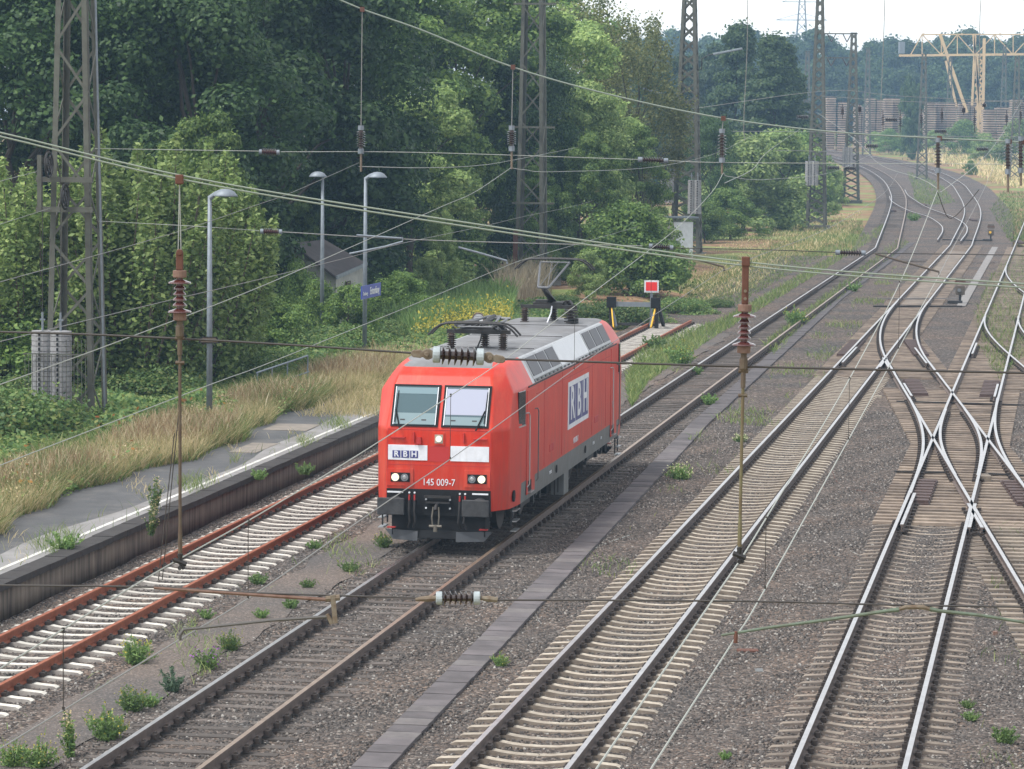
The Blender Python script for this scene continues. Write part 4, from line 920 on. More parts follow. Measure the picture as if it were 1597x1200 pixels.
def hanger(root, xt, yt, ycap0, ycap1, yb, xb, d, capm, rust_bar, s=1.0):
    P = lambda y: D(xt+(xb-xt)*max(0, (y-yt))/(yb-yt), y, d); k = d/D1
    e = empty('hanger', P(yt)); e.parent = root; e.matrix_parent_inverse = Matrix.Translation(-root.location); 
    def add(mb, nm, m, **kk): o = mb.build(nm, m, e, **kk); o.location = -e.location; return o
    mb = MB(); a = P(yt); mb.box(a+Vector((0, 0, -.0)), (.05, .045, .06)); mb.tube([a, P(yt+8)], .02, 8); add(mb, 'cable_clamp', M['rust'], bevel=.006)
    if rust_bar:
        mb = MB(); mb.box((P(yt+2)+P(ycap0))/2, (.042, .03, (P(yt+2)-P(ycap0)).length)); add(mb, 'rust_bar', M['rust'], bevel=.006)
        for yy in (yt+46, yt+58): 
            mb = MB(); mb.tube([P(yy)+Vector((0, -.02, 0)), P(yy)+Vector((0, -.03, 0))], .01, 8); add(mb, 'bolt', M['fitting'])
    else:
        for q in (-.006, .006):
            mb = MB(); mb.tube([P(yt+6)+Vector((0, 0, 0)), P(ycap0-30)+Vector((q*1.5, 0, 0))], .0035, 5); add(mb, 'wire_loop', M['wire_light'])
        mb = MB(); mb.box((P(ycap0-28)+P(ycap0))/2, (.045, .03, (P(ycap0-28)-P(ycap0)).length)); mb.tube([P(ycap0-28)+Vector((0, -.02, 0)), P(ycap0-28)+Vector((0, .02, 0))], .022, 8); add(mb, 'rust_link', M['rust'], bevel=.006)
    # insulator
    a, b = P(ycap0), P(ycap1); L = (a-b).length; u = (b-a)/L
    i = empty('insulator', (0, 0, 0)); i.parent = e; i.location = -e.location
    mb = MB(); mb.tube([a, a+u*.045], .043, 16); mb.tube([b-u*.05, b], .042, 16); mb.build('end_cap', M[capm], i, bevel=.004)
    mb = MB(); mb.tube([a+u*.04, b-u*.04], .022, 12)
    for t, rr in ((.22, .072), (.34, .038), (.45, .040), (.56, .042), (.67, .044), (.80, .074)):
        c = a+u*L*t; mb.tube([c+u*.012, c+u*.004, c-u*.012], [rr, rr*.96, .022], 20)
    mb.build('sheds', M['porcelain'], i)
    mb = MB(); mb.tube([b, P(ycap1+6), P(ycap1+10), P(ycap1+24), P(ycap1+30), P(ycap1+54)], [.02, .02, .027, .027, .016, .016], 10); mb.tube([P(ycap1+28)+Vector((-.03, 0, 0)), P(ycap1+28)+Vector((.03, 0, 0))], .012, 8); mb.tube([P(ycap1+66)+Vector((-.028, 0, 0)), P(ycap1+66)+Vector((.028, 0, 0))], .012, 8); add(mb, 'fork', M['olive'])
    mb = MB(); mb.tube([P(ycap1+50), P(yb-60), P(yb-45), P(yb-15)], [.0105, .0105, .014, .014], 10); add(mb, 'rod', M['olive' if not rust_bar else 'olive_green'])
    mb = MB(); q = P(yb); mb.tube([P(yb-14), P(yb-4), q], [.018, .012, .01], 8); mb.tube([q+Vector((-.04, 0, .02)), q+Vector((.04, 0, -.01))], .016, 8); mb.tube([q+Vector((0, -.03, -.03)), q+Vector((0, .03, -.03))], .014, 8); mb.tube([q+Vector((.0, 0, -.0)), q+Vector((.025, 0, -.04))], .012, 8); add(mb, 'bottom_clamp', M['dark_metal'])
M['olive_green'] = mat('olive_green', (.14, .135, .065), .75, 0, (.11, .07, .04), 9)
hanger(r1, 280, 280, 422, 500, 878, 281, D1, 'cap_rust', False)
hanger(r1, 1163, 408, 475, 551, 868, 1153, D1, 'cap_rust', True)
# steady arms of the near span
def tubes(root, name, pts, d, r, m, dd=None):
    P = [D(x, y, d+(dd[i] if dd else 0)) for i, (x, y) in enumerate(pts)]; mb = MB(); mb.tube(P, r, 8); return bpart(mb, name, m, root)
tubes(r1, 'strut', [(240, 917), (300, 921), (516, 936)], D1, [.010, .012, .012], M['rust_strut'] if 'rust_strut' in M else M['rust'])
mb = MB(); mb.bar(D(519, 928, D1), D(523, 972, D1), .04, .03); mb.tube([D(508, 934, D1), D(530, 932, D1)], .02, 8); mb.tube([D(510, 958, D1), D(518, 973, D1)], [.012, .016], 8); bpart(mb, 'bracket', M['fitting'], r1)
tubes(r1, 'registration_arm', [(512, 962), (420, 968), (310, 980), (287, 982), (281, 990), (281, 999)], D1, [.010, .010, .009, .010, .012, .008], M['dark_grey_tube'] if 'dark_grey_tube' in M else M['mast_rust'])
for pts in (((1125, 991), (1200, 979), (1290, 967), (1384, 953), (1402, 951)), ((1597+60, 979), (1597, 971), (1530, 960), (1465, 953), (1450, 950))):
    tubes(r1, 'registration_arm', pts, D1, [.008, .0095, .0105, .0115, .016], M['patina_tube'])
mb = MB(); mb.tube([D(1400, 951, D1), D(1412, 947, D1), D(1440, 947, D1), D(1452, 951, D1)], [.012, .016, .016, .012], 8); bpart(mb, 'arm_joint', M['fitting'], r1)
mb = MB(); mb.tube([D(1148, 985, D1), D(1147, 1003, D1)], [.012, .014], 8); bpart(mb, 'arm_clip', M['rust'], r1)
for a, b in (((272, 676), (247, 905)), ((279, 640), (253, 905)), ((1432, 945), (1386, 932)), ((1480, 943), (1500, 934))):
    mb = MB(); mb.tube([D(*a, D1), D(*b, D1)], .003, 4); bpart(mb, 'tie_wire', M['wire_dark'], r1)
# second cross span (carried by the left lattice mast)
r2 = empty('cross_span', D(700, 300, D2), 0, 'farther cross span from the left lattice mast with small hanging insulators above the trees', 'cross span')
pw(r2, 'green_cable', [(380, -80), (530, 0), (660, 48), (800, 105), (960, 150), (1130, 185), (1300, 206), (1465, 216), (1597, 222), (1680, 226)], D2, .024, M['patina'])
pw(r2, 'steady_wire', [(148, 232), (400, 236), (405, 236)], D2, .010, M['wire_light']); pw(r2, 'steady_wire', [(438, 237), (650, 238), (995, 249)], D2, .010, M['wire_light']); pw(r2, 'steady_wire', [(1042, 251), (1140, 254), (1500, 256), (1597, 257)], D2, .010, M['wire_light'])
pw(r2, 'steady_wire', [(150, 345), (300, 353), (404, 360)], D2, .010, M['wire_light']); pw(r2, 'steady_wire', [(440, 362), (625, 373), (800, 379), (1002, 384)], D2, .014, M['wire_grey'])
pw(r2, 'steady_wire', [(1050, 387), (1200, 390), (1305, 394)], D2, .014, M['wire_dark']); pw(r2, 'steady_wire', [(1360, 395), (1500, 397), (1660, 399)], D2, .014, M['wire_dark'])
for a, b in (((404, 237), (436, 238)), ((406, 361), (440, 362)), ((995, 249), (1042, 251)), ((1012, 384), (1050, 387)), ((1303, 394), (1350, 395))):
    insul('', r2, D(*a, D2), D(*b, D2), .10, 8, cap='galv', capr=.07, m='porcelain_dark' if a[0] > 900 else 'porcelain')
for xt, yt, i0, i1, yb in ((565, 15, 203, 232, 268), (800, 105, 203, 228, 264), (1128, 185, 208, 246, 272), (1465, 216, 222, 262, 296), (1574, 221, 224, 264, 300), (1594, 222, 220, 262, 290)):
    h_ = empty('hanger', D(xt, yt, D2)); h_.parent = r2; h_.matrix_parent_inverse = Matrix.Translation(-r2.location)
    def addh(mb, nm, m): o = mb.build(nm, m, h_); o.location = -h_.location
    xb = xt-2
    mb = MB(); mb.tube([D(xt, yt, D2), D(xb, i0, D2)], .012, 4); addh(mb, 'wire_loop', M['wire_grey'])
    mb = MB(); mb.box(D(xt, yt, D2), (.12, .08, .13)); addh(mb, 'cable_clamp', M['rust'])
    mb = MB(); a, b = D(xb, i0, D2), D(xb, i1, D2); mb.tube([a, b], .05, 8)
    for k in range(7): c = a+(b-a)*(.12+.76*k/6); mb.tube([c+Vector((0, 0, .03)), c], [.06, .125], 12)
    addh(mb, 'insulator', M['porcelain_dark'])
    mb = MB(); mb.tube([a+Vector((0, 0, .12)), a], .08, 8); mb.tube([b, b-Vector((0, 0, .14))], .08, 8); addh(mb, 'end_cap', M['galv'])
    mb = MB(); mb.tube([b, D(xb, yb, D2)], .035, 6); addh(mb, 'rod', M['fitting'])
for pts, m in ((((545, 396), (600, 385), (628, 377), (627, 370)), 'galv'), (((715, 386), (745, 394), (790, 407), (791, 412)), 'galv'), (((1053, 397), (1090, 406), (1128, 416), (1130, 423)), 'mast_rust'), (((1365, 396), (1410, 409), (1464, 424), (1465, 430)), 'mast_rust')):
    tubes(r2, 'registration_arm', pts, D2, .028, M[m])
tubes(r2, 'strut', [(556, 367), (626, 372)], D2, .028, M['galv'])
# third, far cross span
D3 = 262
r3 = empty('cross_span', D(1400, 200, D3), 0, 'far cross span with a row of tiny dark insulators near the track bend', 'cross span')
for pts in (((1280, 150), (1400, 158), (1500, 160), (1640, 155)), ((1060, 205), (1270, 206), (1400, 212), (1640, 214)), ((1060, 232), (1270, 236), (1450, 240), (1640, 240)), ((1080, 170), (1290, 142), (1400, 150), (1600, 160))):
    pw(r3, 'steady_wire', pts, D3, .022, M['wire_grey'])
for x, y0, y1 in ((1377, 172, 204), (1404, 172, 206), (1437, 170, 200), (1469, 168, 192), (1503, 165, 180), (1520, 168, 206), (1535, 160, 170), (1570, 172, 198), (1592, 165, 195), (1341, 162, 180), (1314, 162, 186)):
    mb = MB(); a, b = D(x, y0, D3), D(x, y1, D3); mb.tube([a, b], .035, 6)
    for k in range(6): c = a+(b-a)*(.3+.5*k/6); mb.tube([c+Vector((0, 0, .08)), c], [.09, .2], 8)
    bpart(mb, 'hanging_insulator', M['porcelain_dark'], r3)
for x, y in ((1390, 187), (1467, 205), (1300, 262), (1478, 217), (1532, 233), (1252, 183), (1326, 263), (1360, 228)):
    mb = MB(); a, b = D(x-8, y, D3), D(x+8, y, D3)
    for k in range(7): c = a+(b-a)*k/6; mb.tube([c-Vector((.05, 0, 0)), c+Vector((.05, 0, 0))], [.2, .1], 8)
    mb.tube([a, b], .06, 6); bpart(mb, 'strain_insulator', M['porcelain_dark'], r3)

# longitudinal wires
LG = 'overhead wires along the tracks'
k3, c3_ = 5.0, .1388
mess3 = along([(-60, 1078), (0, 1043), (240, 895), (400, 805), (585, 693), (778, 567), (860, 505), (1000, 400), (1060, 352), (1110, 300), (1128, 270)], k3, c3_)
cont3 = along([(-60, 1205), (0, 1168), (275, 1001), (400, 925), (580, 799), (727, 699), (903, 571), (1000, 505), (1110, 433), (1130, 420)], k3, c3_)
wire('messenger_wire', mess3, .005, M['wire_light'], 'pale upper wire rising from the lower left past the windscreen to the small middle hanger', group=LG)
wire('contact_wire', cont3, .005, M['wire_grey'], 'grey lower wire slanting from the lower left across the headlights and the side', group=LG)
k4, c4_ = 4.9, .2416-.0
cont4 = along([(985, 1250), (1015, 1200), (1145, 998), (1204, 900), (1371, 600), (1420, 510), (1466, 427)], 2.06, .1708)
mess4 = along([(900, 1250), (930, 1200), (1135, 902), (1155, 873), (1200, 800), (1320, 600), (1410, 427), (1462, 298)], 2.06, .1708)
wire('contact_wire', cont4, .0055, M['wire_light'], 'pale contact wire over the gravel right of the beige sleeper track', group=LG)
wire('messenger_wire', mess4, .0055, M['wire_light'], 'pale wire over the beige sleepers running up to the right hand hanger', group=LG)
k2, c2_ = 8.69, .1208
def interp_wire(P): return P
c2a = along([(-40, 742), (0, 726), (328, 600), (400, 574), (500, 534), (660, 469), (800, 411), (836, 400), (866, 391)], k2, c2_)
wire('contact_wire', c2a + [D(1000, 352, 170)], .006, M['wire_light'], 'grey contact wire touching the raised pantograph', group=LG)
m2_ = along([(-60, 620), (0, 600), (200, 527), (400, 450), (560, 380), (690, 322), (740, 300), (797, 262)], k2, c2_)
wire('messenger_wire', m2_, .006, M['wire_light'], 'bright wire crossing the lower left shrubs up to the hanger behind the middle lattice mast', group=LG)
wire('contact_wire', [D(-40, 545, 47), D(0, 533, 50), D(250, 472, 64), D(400, 437, 73), D(550, 400, 83), D(626, 380, 88), D(800, 342, 130), D(955, 300, 190), D(1059, 213, 214)], .008, M['wire_grey'], 'grey wire passing in front of the dark shed roof and on to the weighted mast', group=LG)
wire('messenger_wire', [D(-40, 452, 40), D(0, 440, 42), D(270, 364, 60), D(400, 320, 72), D(456, 300, 77), D(560, 254, 88)], .006, M['wire_grey'], 'thin grey wire crossing the light shrub up to the left small hanger', group=LG)
wire('messenger_wire', [D(560, 260, 88), D(660, 262, 110), D(738, 259, 130), D(800, 250, 150), D(940, 222, 190), D(1008, 206, 205), D(1050, 190, 214)], .012, M['wire_light'], 'thin wire sagging from the left small hanger to the weighted mast', group=LG)
wire('messenger_wire', [D(797, 262, 88), D(817, 265, 92), D(870, 268, 110), D(1025, 260, 150), D(1120, 238, 210), D(1175, 210, 262)], .010, M['wire_light'], 'sagging wire from the middle hanger to the far cross span', group=LG)
wire('messenger_wire', [D(1128, 270, 88), D(1140, 276, 100), D(1200, 280, 130), D(1300, 268, 190), D(1360, 240, 262)], .010, M['wire_light'], 'sagging wire from the third hanger towards the track bend', group=LG)
wire('messenger_wire', [D(1130, 286, 88), D(1175, 263, 120), D(1200, 235, 160), D(1250, 200, 262)], .010, M['wire_light'], 'short pale wire climbing from the third hanger to the slim mast', group=LG)
wire('messenger_wire', [D(1465, 296, 88), D(1478, 292, 100), D(1540, 240, 160), D(1575, 190, 262), D(1597, 150, 300)], .010, M['wire_light'], 'pale wire rising to the upper right corner from the fourth hanger', group=LG)
wire('messenger_wire', [D(1273, 175, 270), D(1330, 215, 200), D(1370, 255, 150), D(1433, 278, 110), D(1465, 296, 88)], .010, M['wire_light'], 'pale wire descending from the slim mast to the fourth hanger', group=LG)
wire('tension_wire', [D(-30, 360, 70), D(0, 350, 74), D(78, 325, 87)], .007, M['wire_light'], 'upper left wire ending at the lower tension wheel of the left mast', group=LG)
wire('tension_wire', [D(-30, 292, 70), D(0, 283, 74), D(57, 268, 86)], .007, M['wire_light'], 'upper left wire ending above the tension wheels of the left mast', group=LG)
wire('contact_wire', [D(1130, 422, 88), D(1180, 400, 100), D(1300, 352, 140), D(1380, 300, 200), D(1400, 270, 262)], .010, M['wire_grey'], 'grey contact wire beyond the third steady arm over the grass strip', group=LG)
wire('contact_wire', [D(1465, 428, 88), D(1490, 380, 105), D(1530, 305, 160), D(1560, 240, 262)], .010, M['wire_grey'], 'grey contact wire beyond the fourth steady arm over the right tracks', group=LG)
for pts, lab in ((((1380, -5), (1378, 60), (1373, 180)), 'thin vertical cable left of the crane against the sky'), (((1530, -5), (1528, 40), (1528, 120)), 'thin vertical cable in front of the crane truss'), (((1166, -5), (1165, 80), (1160, 190), (1162, 220)), 'thin vertical cable right of the floodlight mast')):
    wire('drop_cable', [D(x, y, 89) for x, y in pts], .010, M['wire_grey'], lab, 'cable')
wire('jumper_cable', [D(1462, 300, 88), D(1480, 340, 88), D(1505, 322, 88), D(1527, 296, 88)], .012, M['wire_dark'], 'dark looping jumper cable hanging above the far crossover', 'cable')
# droppers between messenger and contact wires
def at_y(P, Y):
    P = np.array([tuple(p) for p in P]); return Vector((np.interp(Y, P[:, 1], P[:, 0]), Y, np.interp(Y, P[:, 1], P[:, 2])))
n_ = 0
for ms, cn, ys in ((mess3, cont3, (18.0, 22.7, 31.7, 41.8, 52)), (mess4, cont4, (22.5, 31, 40))):
    for Y in ys:
        a, b = at_y(ms, Y), at_y(cn, Y); mb = MB(); mb.tube([a, b], .0028, 4); mb.tube([a+Vector((0, 0, .012)), a-Vector((0, 0, .02))], .010, 6); mb.tube([b+Vector((0, 0, .02)), b-Vector((0, 0, .005))], .009, 6)
        tag(mb.build('dropper_wire', M['wire_dark']), 'thin vertical dropper between two wires %s' % ('above the rusty track', 'over the grit path by the plants', 'in front of the right windscreen', 'in front of the logo on the side', 'beside the rear roof edge')[ys.index(Y)] if ms is mess3 else 'thin vertical dropper between the pale wires %s' % ('near the sleeper ends at the bottom', 'over the middle of the beige sleeper track', 'near the far end of the beige sleepers')[ys.index(Y)], 'dropper', 'droppers of the overhead line')
# ---------------------------------------------------------------- vegetation
def quads(C, size, nrm=None, spread=1.0, asp=1.6, r=rng):
    """one leaf quad (a kite) per centre"""
    n = len(C); d = r.normal(size=(n, 3)); 
    if nrm is not None: d = nrm*1.0 + d*spread
    d /= np.linalg.norm(d, axis=1)[:, None]; a = np.cross(d, r.normal(size=(n, 3))); a /= np.linalg.norm(a, axis=1)[:, None]; b = np.cross(d, a)
    s = (size*(.6+.8*r.random(n)))[:, None] if np.isscalar(size) else size[:, None]
    V = np.stack([C-a*s*asp*.5, C+b*s*.5, C+a*s*asp*.5, C-b*s*.5], 1).reshape(-1, 3); F = np.arange(n*4).reshape(-1, 4); return V, F
def clump_leaves(centres, radii, per, size, flat=.8, droop=0, r=rng):
    n = len(centres); k = np.repeat(np.arange(n), per); d = r.normal(size=(len(k), 3)); d[:, 2] = d[:, 2]*.8+.25; d /= np.linalg.norm(d, axis=1)[:, None]
    rad = radii[k]*(.45+.60*r.random(len(k))**.45); P = centres[k] + d*rad[:, None]*np.array([1, 1, flat])
    if droop: P[:, 2] -= droop*r.random(len(k))*radii[k]
    return quads(P, size, nrm=d+np.array([0, 0, .35]), spread=.45, r=r)
def tube_np(mb, pts, rs, n=6): mb.tube(pts, rs, n)
PROTO = {}
def tree_proto(key, H, rad, base, nclump, per, size, leaf, bark, flat=.75, shape='oval', droop=0, seed=1, limbs=9, cr=(.16, .28), trunk_r=.2, density_low=True):
    r = np.random.default_rng(seed); C = []; Rr = []
    hc = H-base
    while len(C) < nclump:
        u = r.random(); z = base+hc*u
        if shape == 'oval': prof = math.sqrt(max(0, 1-(2*u-.9)**2/1.25))
        elif shape == 'cone': prof = (1-u)**.8*1.05+.08
        elif shape == 'column': prof = min(1, 1.35*(1-u)**.5+.1)
        elif shape == 'bush': prof = math.sqrt(max(.02, 1-u*u))
        elif shape == 'umbrella': prof = .35+.65*math.sin(u*math.pi*.9)
        a = r.random()*2*math.pi; q = rad*prof*(.35+.65*math.sqrt(r.random()))*(1+.18*math.sin(3*a+seed))
        C.append((q*math.cos(a), q*math.sin(a), z)); Rr.append(rad*r.uniform(*cr))
    C = np.array(C); Rr = np.array(Rr)
    V, F = clump_leaves(C, Rr, per, size, flat, droop, r)
    # loose single sprays beyond the outline
    m = int(len(C)*per*.06); k = r.integers(0, len(C), m); d = r.normal(size=(m, 3)); d /= np.linalg.norm(d, axis=1)[:, None]
    V2, F2 = quads(C[k]+d*(Rr[k]*(1.05+.35*r.random(m)))[:, None], size, r=r); F = np.vstack([F, F2+len(V)]); V = np.vstack([V, V2])
    me = np_mesh(key+'_crown', V, F); me.materials.append(leaf)
    mb = MB(); top = base+hc*.75; tr = [(0, 0, -.4)]; rs = [trunk_r*1.25]
    for i in range(1, 6): tr.append((r.normal()*.08*i, r.normal()*.08*i, top*i/5)); rs.append(trunk_r*(1-i/5.6))
    mb.tube(tr, rs, 8)
    for i in range(limbs):
        c = C[r.integers(0, len(C))]; z0 = max(base*.5, c[2]*.55); t = min(1, z0/top)
        p0 = Vector((np.interp(z0, [q[2] for q in tr], [q[0] for q in tr]), np.interp(z0, [q[2] for q in tr], [q[1] for q in tr]), z0)); p2 = Vector(c); pm = (p0+p2)/2+Vector((0, 0, .12*(p2-p0).length))
        mb.tube([p0, pm, p2], [trunk_r*.42*(1-t*.5), trunk_r*.26*(1-t*.5), .02], 5)
    m2 = bpy.data.meshes.new(key+'_trunk'); m2.from_pydata(mb.v, [], mb.f); m2.materials.append(bark); m2.update()
    PROTO[key] = (me, m2, H)
NAMES = {}
def put_tree(key, loc, H, label, cat='tree', group=None, name=None, wide=1.0, rz=None):
    cr_, tk, H0 = PROTO[key]; s = H/H0
    root = empty(name or cat, loc, random.uniform(0, 6.28) if rz is None else rz, label, cat, group); root.scale = (s*wide, s*wide, s)
    a = bpy.data.objects.new('crown' if cat == 'tree' else 'foliage', cr_); col.objects.link(a); a.parent = root
    b = bpy.data.objects.new('trunk' if cat == 'tree' else 'stem', tk); col.objects.link(b); b.parent = root
    return root
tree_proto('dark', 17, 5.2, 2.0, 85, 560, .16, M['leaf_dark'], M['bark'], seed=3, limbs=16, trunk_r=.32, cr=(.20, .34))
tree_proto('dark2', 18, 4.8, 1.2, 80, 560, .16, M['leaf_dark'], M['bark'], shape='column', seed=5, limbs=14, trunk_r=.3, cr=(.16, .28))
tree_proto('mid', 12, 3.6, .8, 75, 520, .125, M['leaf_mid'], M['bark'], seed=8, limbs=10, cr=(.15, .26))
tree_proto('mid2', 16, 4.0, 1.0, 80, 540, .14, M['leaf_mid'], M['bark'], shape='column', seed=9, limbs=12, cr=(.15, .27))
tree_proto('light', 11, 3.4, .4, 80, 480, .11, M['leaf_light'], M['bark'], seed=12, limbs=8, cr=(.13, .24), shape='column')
tree_proto('birch', 15, 3.6, 4.0, 80, 300, .11, M['leaf_birch'], M['bark'], seed=14, limbs=26, cr=(.12, .22), droop=3.2, flat=.8, shape='umbrella', trunk_r=.2)
tree_proto('pine', 17, 4.2, .6, 110, 320, .22, M['leaf_far'], M['bark'], seed=15, shape='cone', limbs=8, flat=.6, cr=(.2, .3))
tree_proto('far', 20, 6.5, .4, 90, 200, .45, M['leaf_far'], M['bark'], seed=17, limbs=6, cr=(.2, .32))
tree_proto('bush', 4, 2.4, .1, 60, 330, .10, M['leaf_mid'], M['bark'], seed=19, shape='bush', limbs=6, trunk_r=.08, cr=(.2, .34))
tree_proto('bush_light', 4, 2.2, .1, 60, 330, .095, M['leaf_light'], M['bark'], seed=21, shape='bush', limbs=6, trunk_r=.08, cr=(.18, .34))
tree_proto('bramble', 1.3, 2.6, .0, 46, 300, .085, M['leaf_bramble'], M['twig'], seed=23, shape='bush', limbs=5, trunk_r=.04, cr=(.2, .36), flat=.6)
def shoots_proto():                # upright shoots: a tall light shrub
    r = np.random.default_rng(31); C = []; N = []; mb = MB()
    for i in range(70):
        a = r.random()*6.28; q = 2.6*math.sqrt(r.random()); x, y = q*math.cos(a), q*math.sin(a); H = 8.6*(1-.38*(q/2.6)**2)*r.uniform(.72, 1.03); lx, ly = x*1.12+r.normal()*.15, y*1.12+r.normal()*.15
        mb.tube([(x*.3, y*.3, 0), (x*.8, y*.8, H*.45), (lx, ly, H)], [.05, .03, .006], 5)
        n = 700; t = r.random(n)**.8; px = x*.3+(lx-x*.3)*t; py = y*.3+(ly-y*.3)*t; pz = H*t; rr = (.95*(1-t**2.2)+.09)
        an = r.random(n)*6.28; q2 = rr*np.sqrt(r.random(n)); C.append(np.stack([px+q2*np.cos(an), py+q2*np.sin(an), pz+r.normal(size=n)*.08], -1))
    V, F = quads(np.vstack(C), .105, nrm=np.array([[0, 0, .8]])*np.ones((sum(map(len, C)), 1)), spread=.8, r=r); me = np_mesh('shoots_crown', V, F); me.materials.append(M['leaf_light'])
    m2 = bpy.data.meshes.new('shoots_trunk'); m2.from_pydata(mb.v, [], mb.f); m2.materials.append(M['twig']); PROTO['shoots'] = (me, m2, 8.6)
shoots_proto()
def TH(x, d, ytop):   # height of a thing whose top shows at ytop
    return D(x, ytop, d).z - float(TZ(d))
GZ = lambda x, d: (.1 if (x-798)/5060*d < -18.8+SL*d-2 else -.4)
def T(key, x, d, ytop, label, wide=1.0, cat='tree', name=None, group=None):
    p = PX(x, d); p.z += GZ(x, d); H = TH(x, d, ytop)-GZ(x, d); put_tree(key, p, H, label, cat, group, name or {'tree': 'broadleaf_tree', 'shrub': 'shrub'}.get(cat, cat), wide)
F1 = 'trees of the wood on the left'
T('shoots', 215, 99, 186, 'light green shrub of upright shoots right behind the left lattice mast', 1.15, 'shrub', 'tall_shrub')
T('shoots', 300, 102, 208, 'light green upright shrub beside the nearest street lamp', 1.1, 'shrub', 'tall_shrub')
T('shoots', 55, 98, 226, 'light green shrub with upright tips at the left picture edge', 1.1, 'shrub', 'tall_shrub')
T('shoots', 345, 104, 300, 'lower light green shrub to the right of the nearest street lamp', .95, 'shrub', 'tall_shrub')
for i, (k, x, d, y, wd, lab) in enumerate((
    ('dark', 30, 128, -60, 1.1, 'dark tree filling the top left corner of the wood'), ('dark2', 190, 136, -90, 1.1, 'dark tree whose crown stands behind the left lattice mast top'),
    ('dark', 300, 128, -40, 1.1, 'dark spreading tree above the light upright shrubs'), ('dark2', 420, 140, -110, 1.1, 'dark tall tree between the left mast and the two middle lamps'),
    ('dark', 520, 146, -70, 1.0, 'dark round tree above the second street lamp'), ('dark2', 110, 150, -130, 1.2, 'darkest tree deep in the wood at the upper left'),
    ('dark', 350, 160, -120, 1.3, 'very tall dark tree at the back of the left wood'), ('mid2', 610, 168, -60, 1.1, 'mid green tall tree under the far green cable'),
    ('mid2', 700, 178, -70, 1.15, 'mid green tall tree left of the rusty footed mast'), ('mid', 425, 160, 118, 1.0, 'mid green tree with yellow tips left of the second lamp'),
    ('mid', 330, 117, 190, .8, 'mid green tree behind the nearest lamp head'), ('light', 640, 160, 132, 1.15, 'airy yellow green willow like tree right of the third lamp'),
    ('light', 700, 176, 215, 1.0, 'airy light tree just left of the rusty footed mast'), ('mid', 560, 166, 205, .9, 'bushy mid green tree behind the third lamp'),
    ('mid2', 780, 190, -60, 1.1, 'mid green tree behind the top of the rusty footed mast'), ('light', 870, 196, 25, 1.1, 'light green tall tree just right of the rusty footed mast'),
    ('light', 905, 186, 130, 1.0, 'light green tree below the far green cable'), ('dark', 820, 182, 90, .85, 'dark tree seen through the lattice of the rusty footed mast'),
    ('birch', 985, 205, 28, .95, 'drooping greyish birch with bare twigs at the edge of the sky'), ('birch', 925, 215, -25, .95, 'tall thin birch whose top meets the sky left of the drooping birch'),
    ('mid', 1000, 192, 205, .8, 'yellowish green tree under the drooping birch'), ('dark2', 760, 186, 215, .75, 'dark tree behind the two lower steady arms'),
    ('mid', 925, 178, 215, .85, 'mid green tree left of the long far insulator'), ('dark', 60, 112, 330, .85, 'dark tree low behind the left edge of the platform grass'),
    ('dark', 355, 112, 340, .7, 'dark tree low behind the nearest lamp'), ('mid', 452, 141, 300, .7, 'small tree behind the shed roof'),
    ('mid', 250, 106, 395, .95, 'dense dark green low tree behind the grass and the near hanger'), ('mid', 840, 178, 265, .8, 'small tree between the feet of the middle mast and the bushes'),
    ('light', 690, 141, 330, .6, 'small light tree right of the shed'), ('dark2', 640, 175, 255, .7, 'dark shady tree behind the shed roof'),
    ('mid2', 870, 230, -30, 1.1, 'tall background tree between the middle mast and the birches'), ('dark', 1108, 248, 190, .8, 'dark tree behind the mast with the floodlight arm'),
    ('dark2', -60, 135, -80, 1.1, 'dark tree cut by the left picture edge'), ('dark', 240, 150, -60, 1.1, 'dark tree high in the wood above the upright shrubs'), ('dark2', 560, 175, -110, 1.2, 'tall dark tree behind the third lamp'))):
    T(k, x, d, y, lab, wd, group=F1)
for i, (x, d, y, wd) in enumerate(((40, 104, 470, 1.4), (150, 101, 500, 1.3), (255, 104, 520, 1.2), (360, 105, 510, 1.2), (-10, 97, 480, 1.4), (420, 112, 470, 1.2))):
    T('bush', x, d, y, ('dark bush behind the balance weights of the left mast', 'dark bush right of the left mast foot', 'dark bush left of the near hanger rod', 'dark bush behind the nearest lamp pole', 'dark bush touching the left picture edge', 'bush right of the nearest lamp pole')[i], wd, 'shrub')
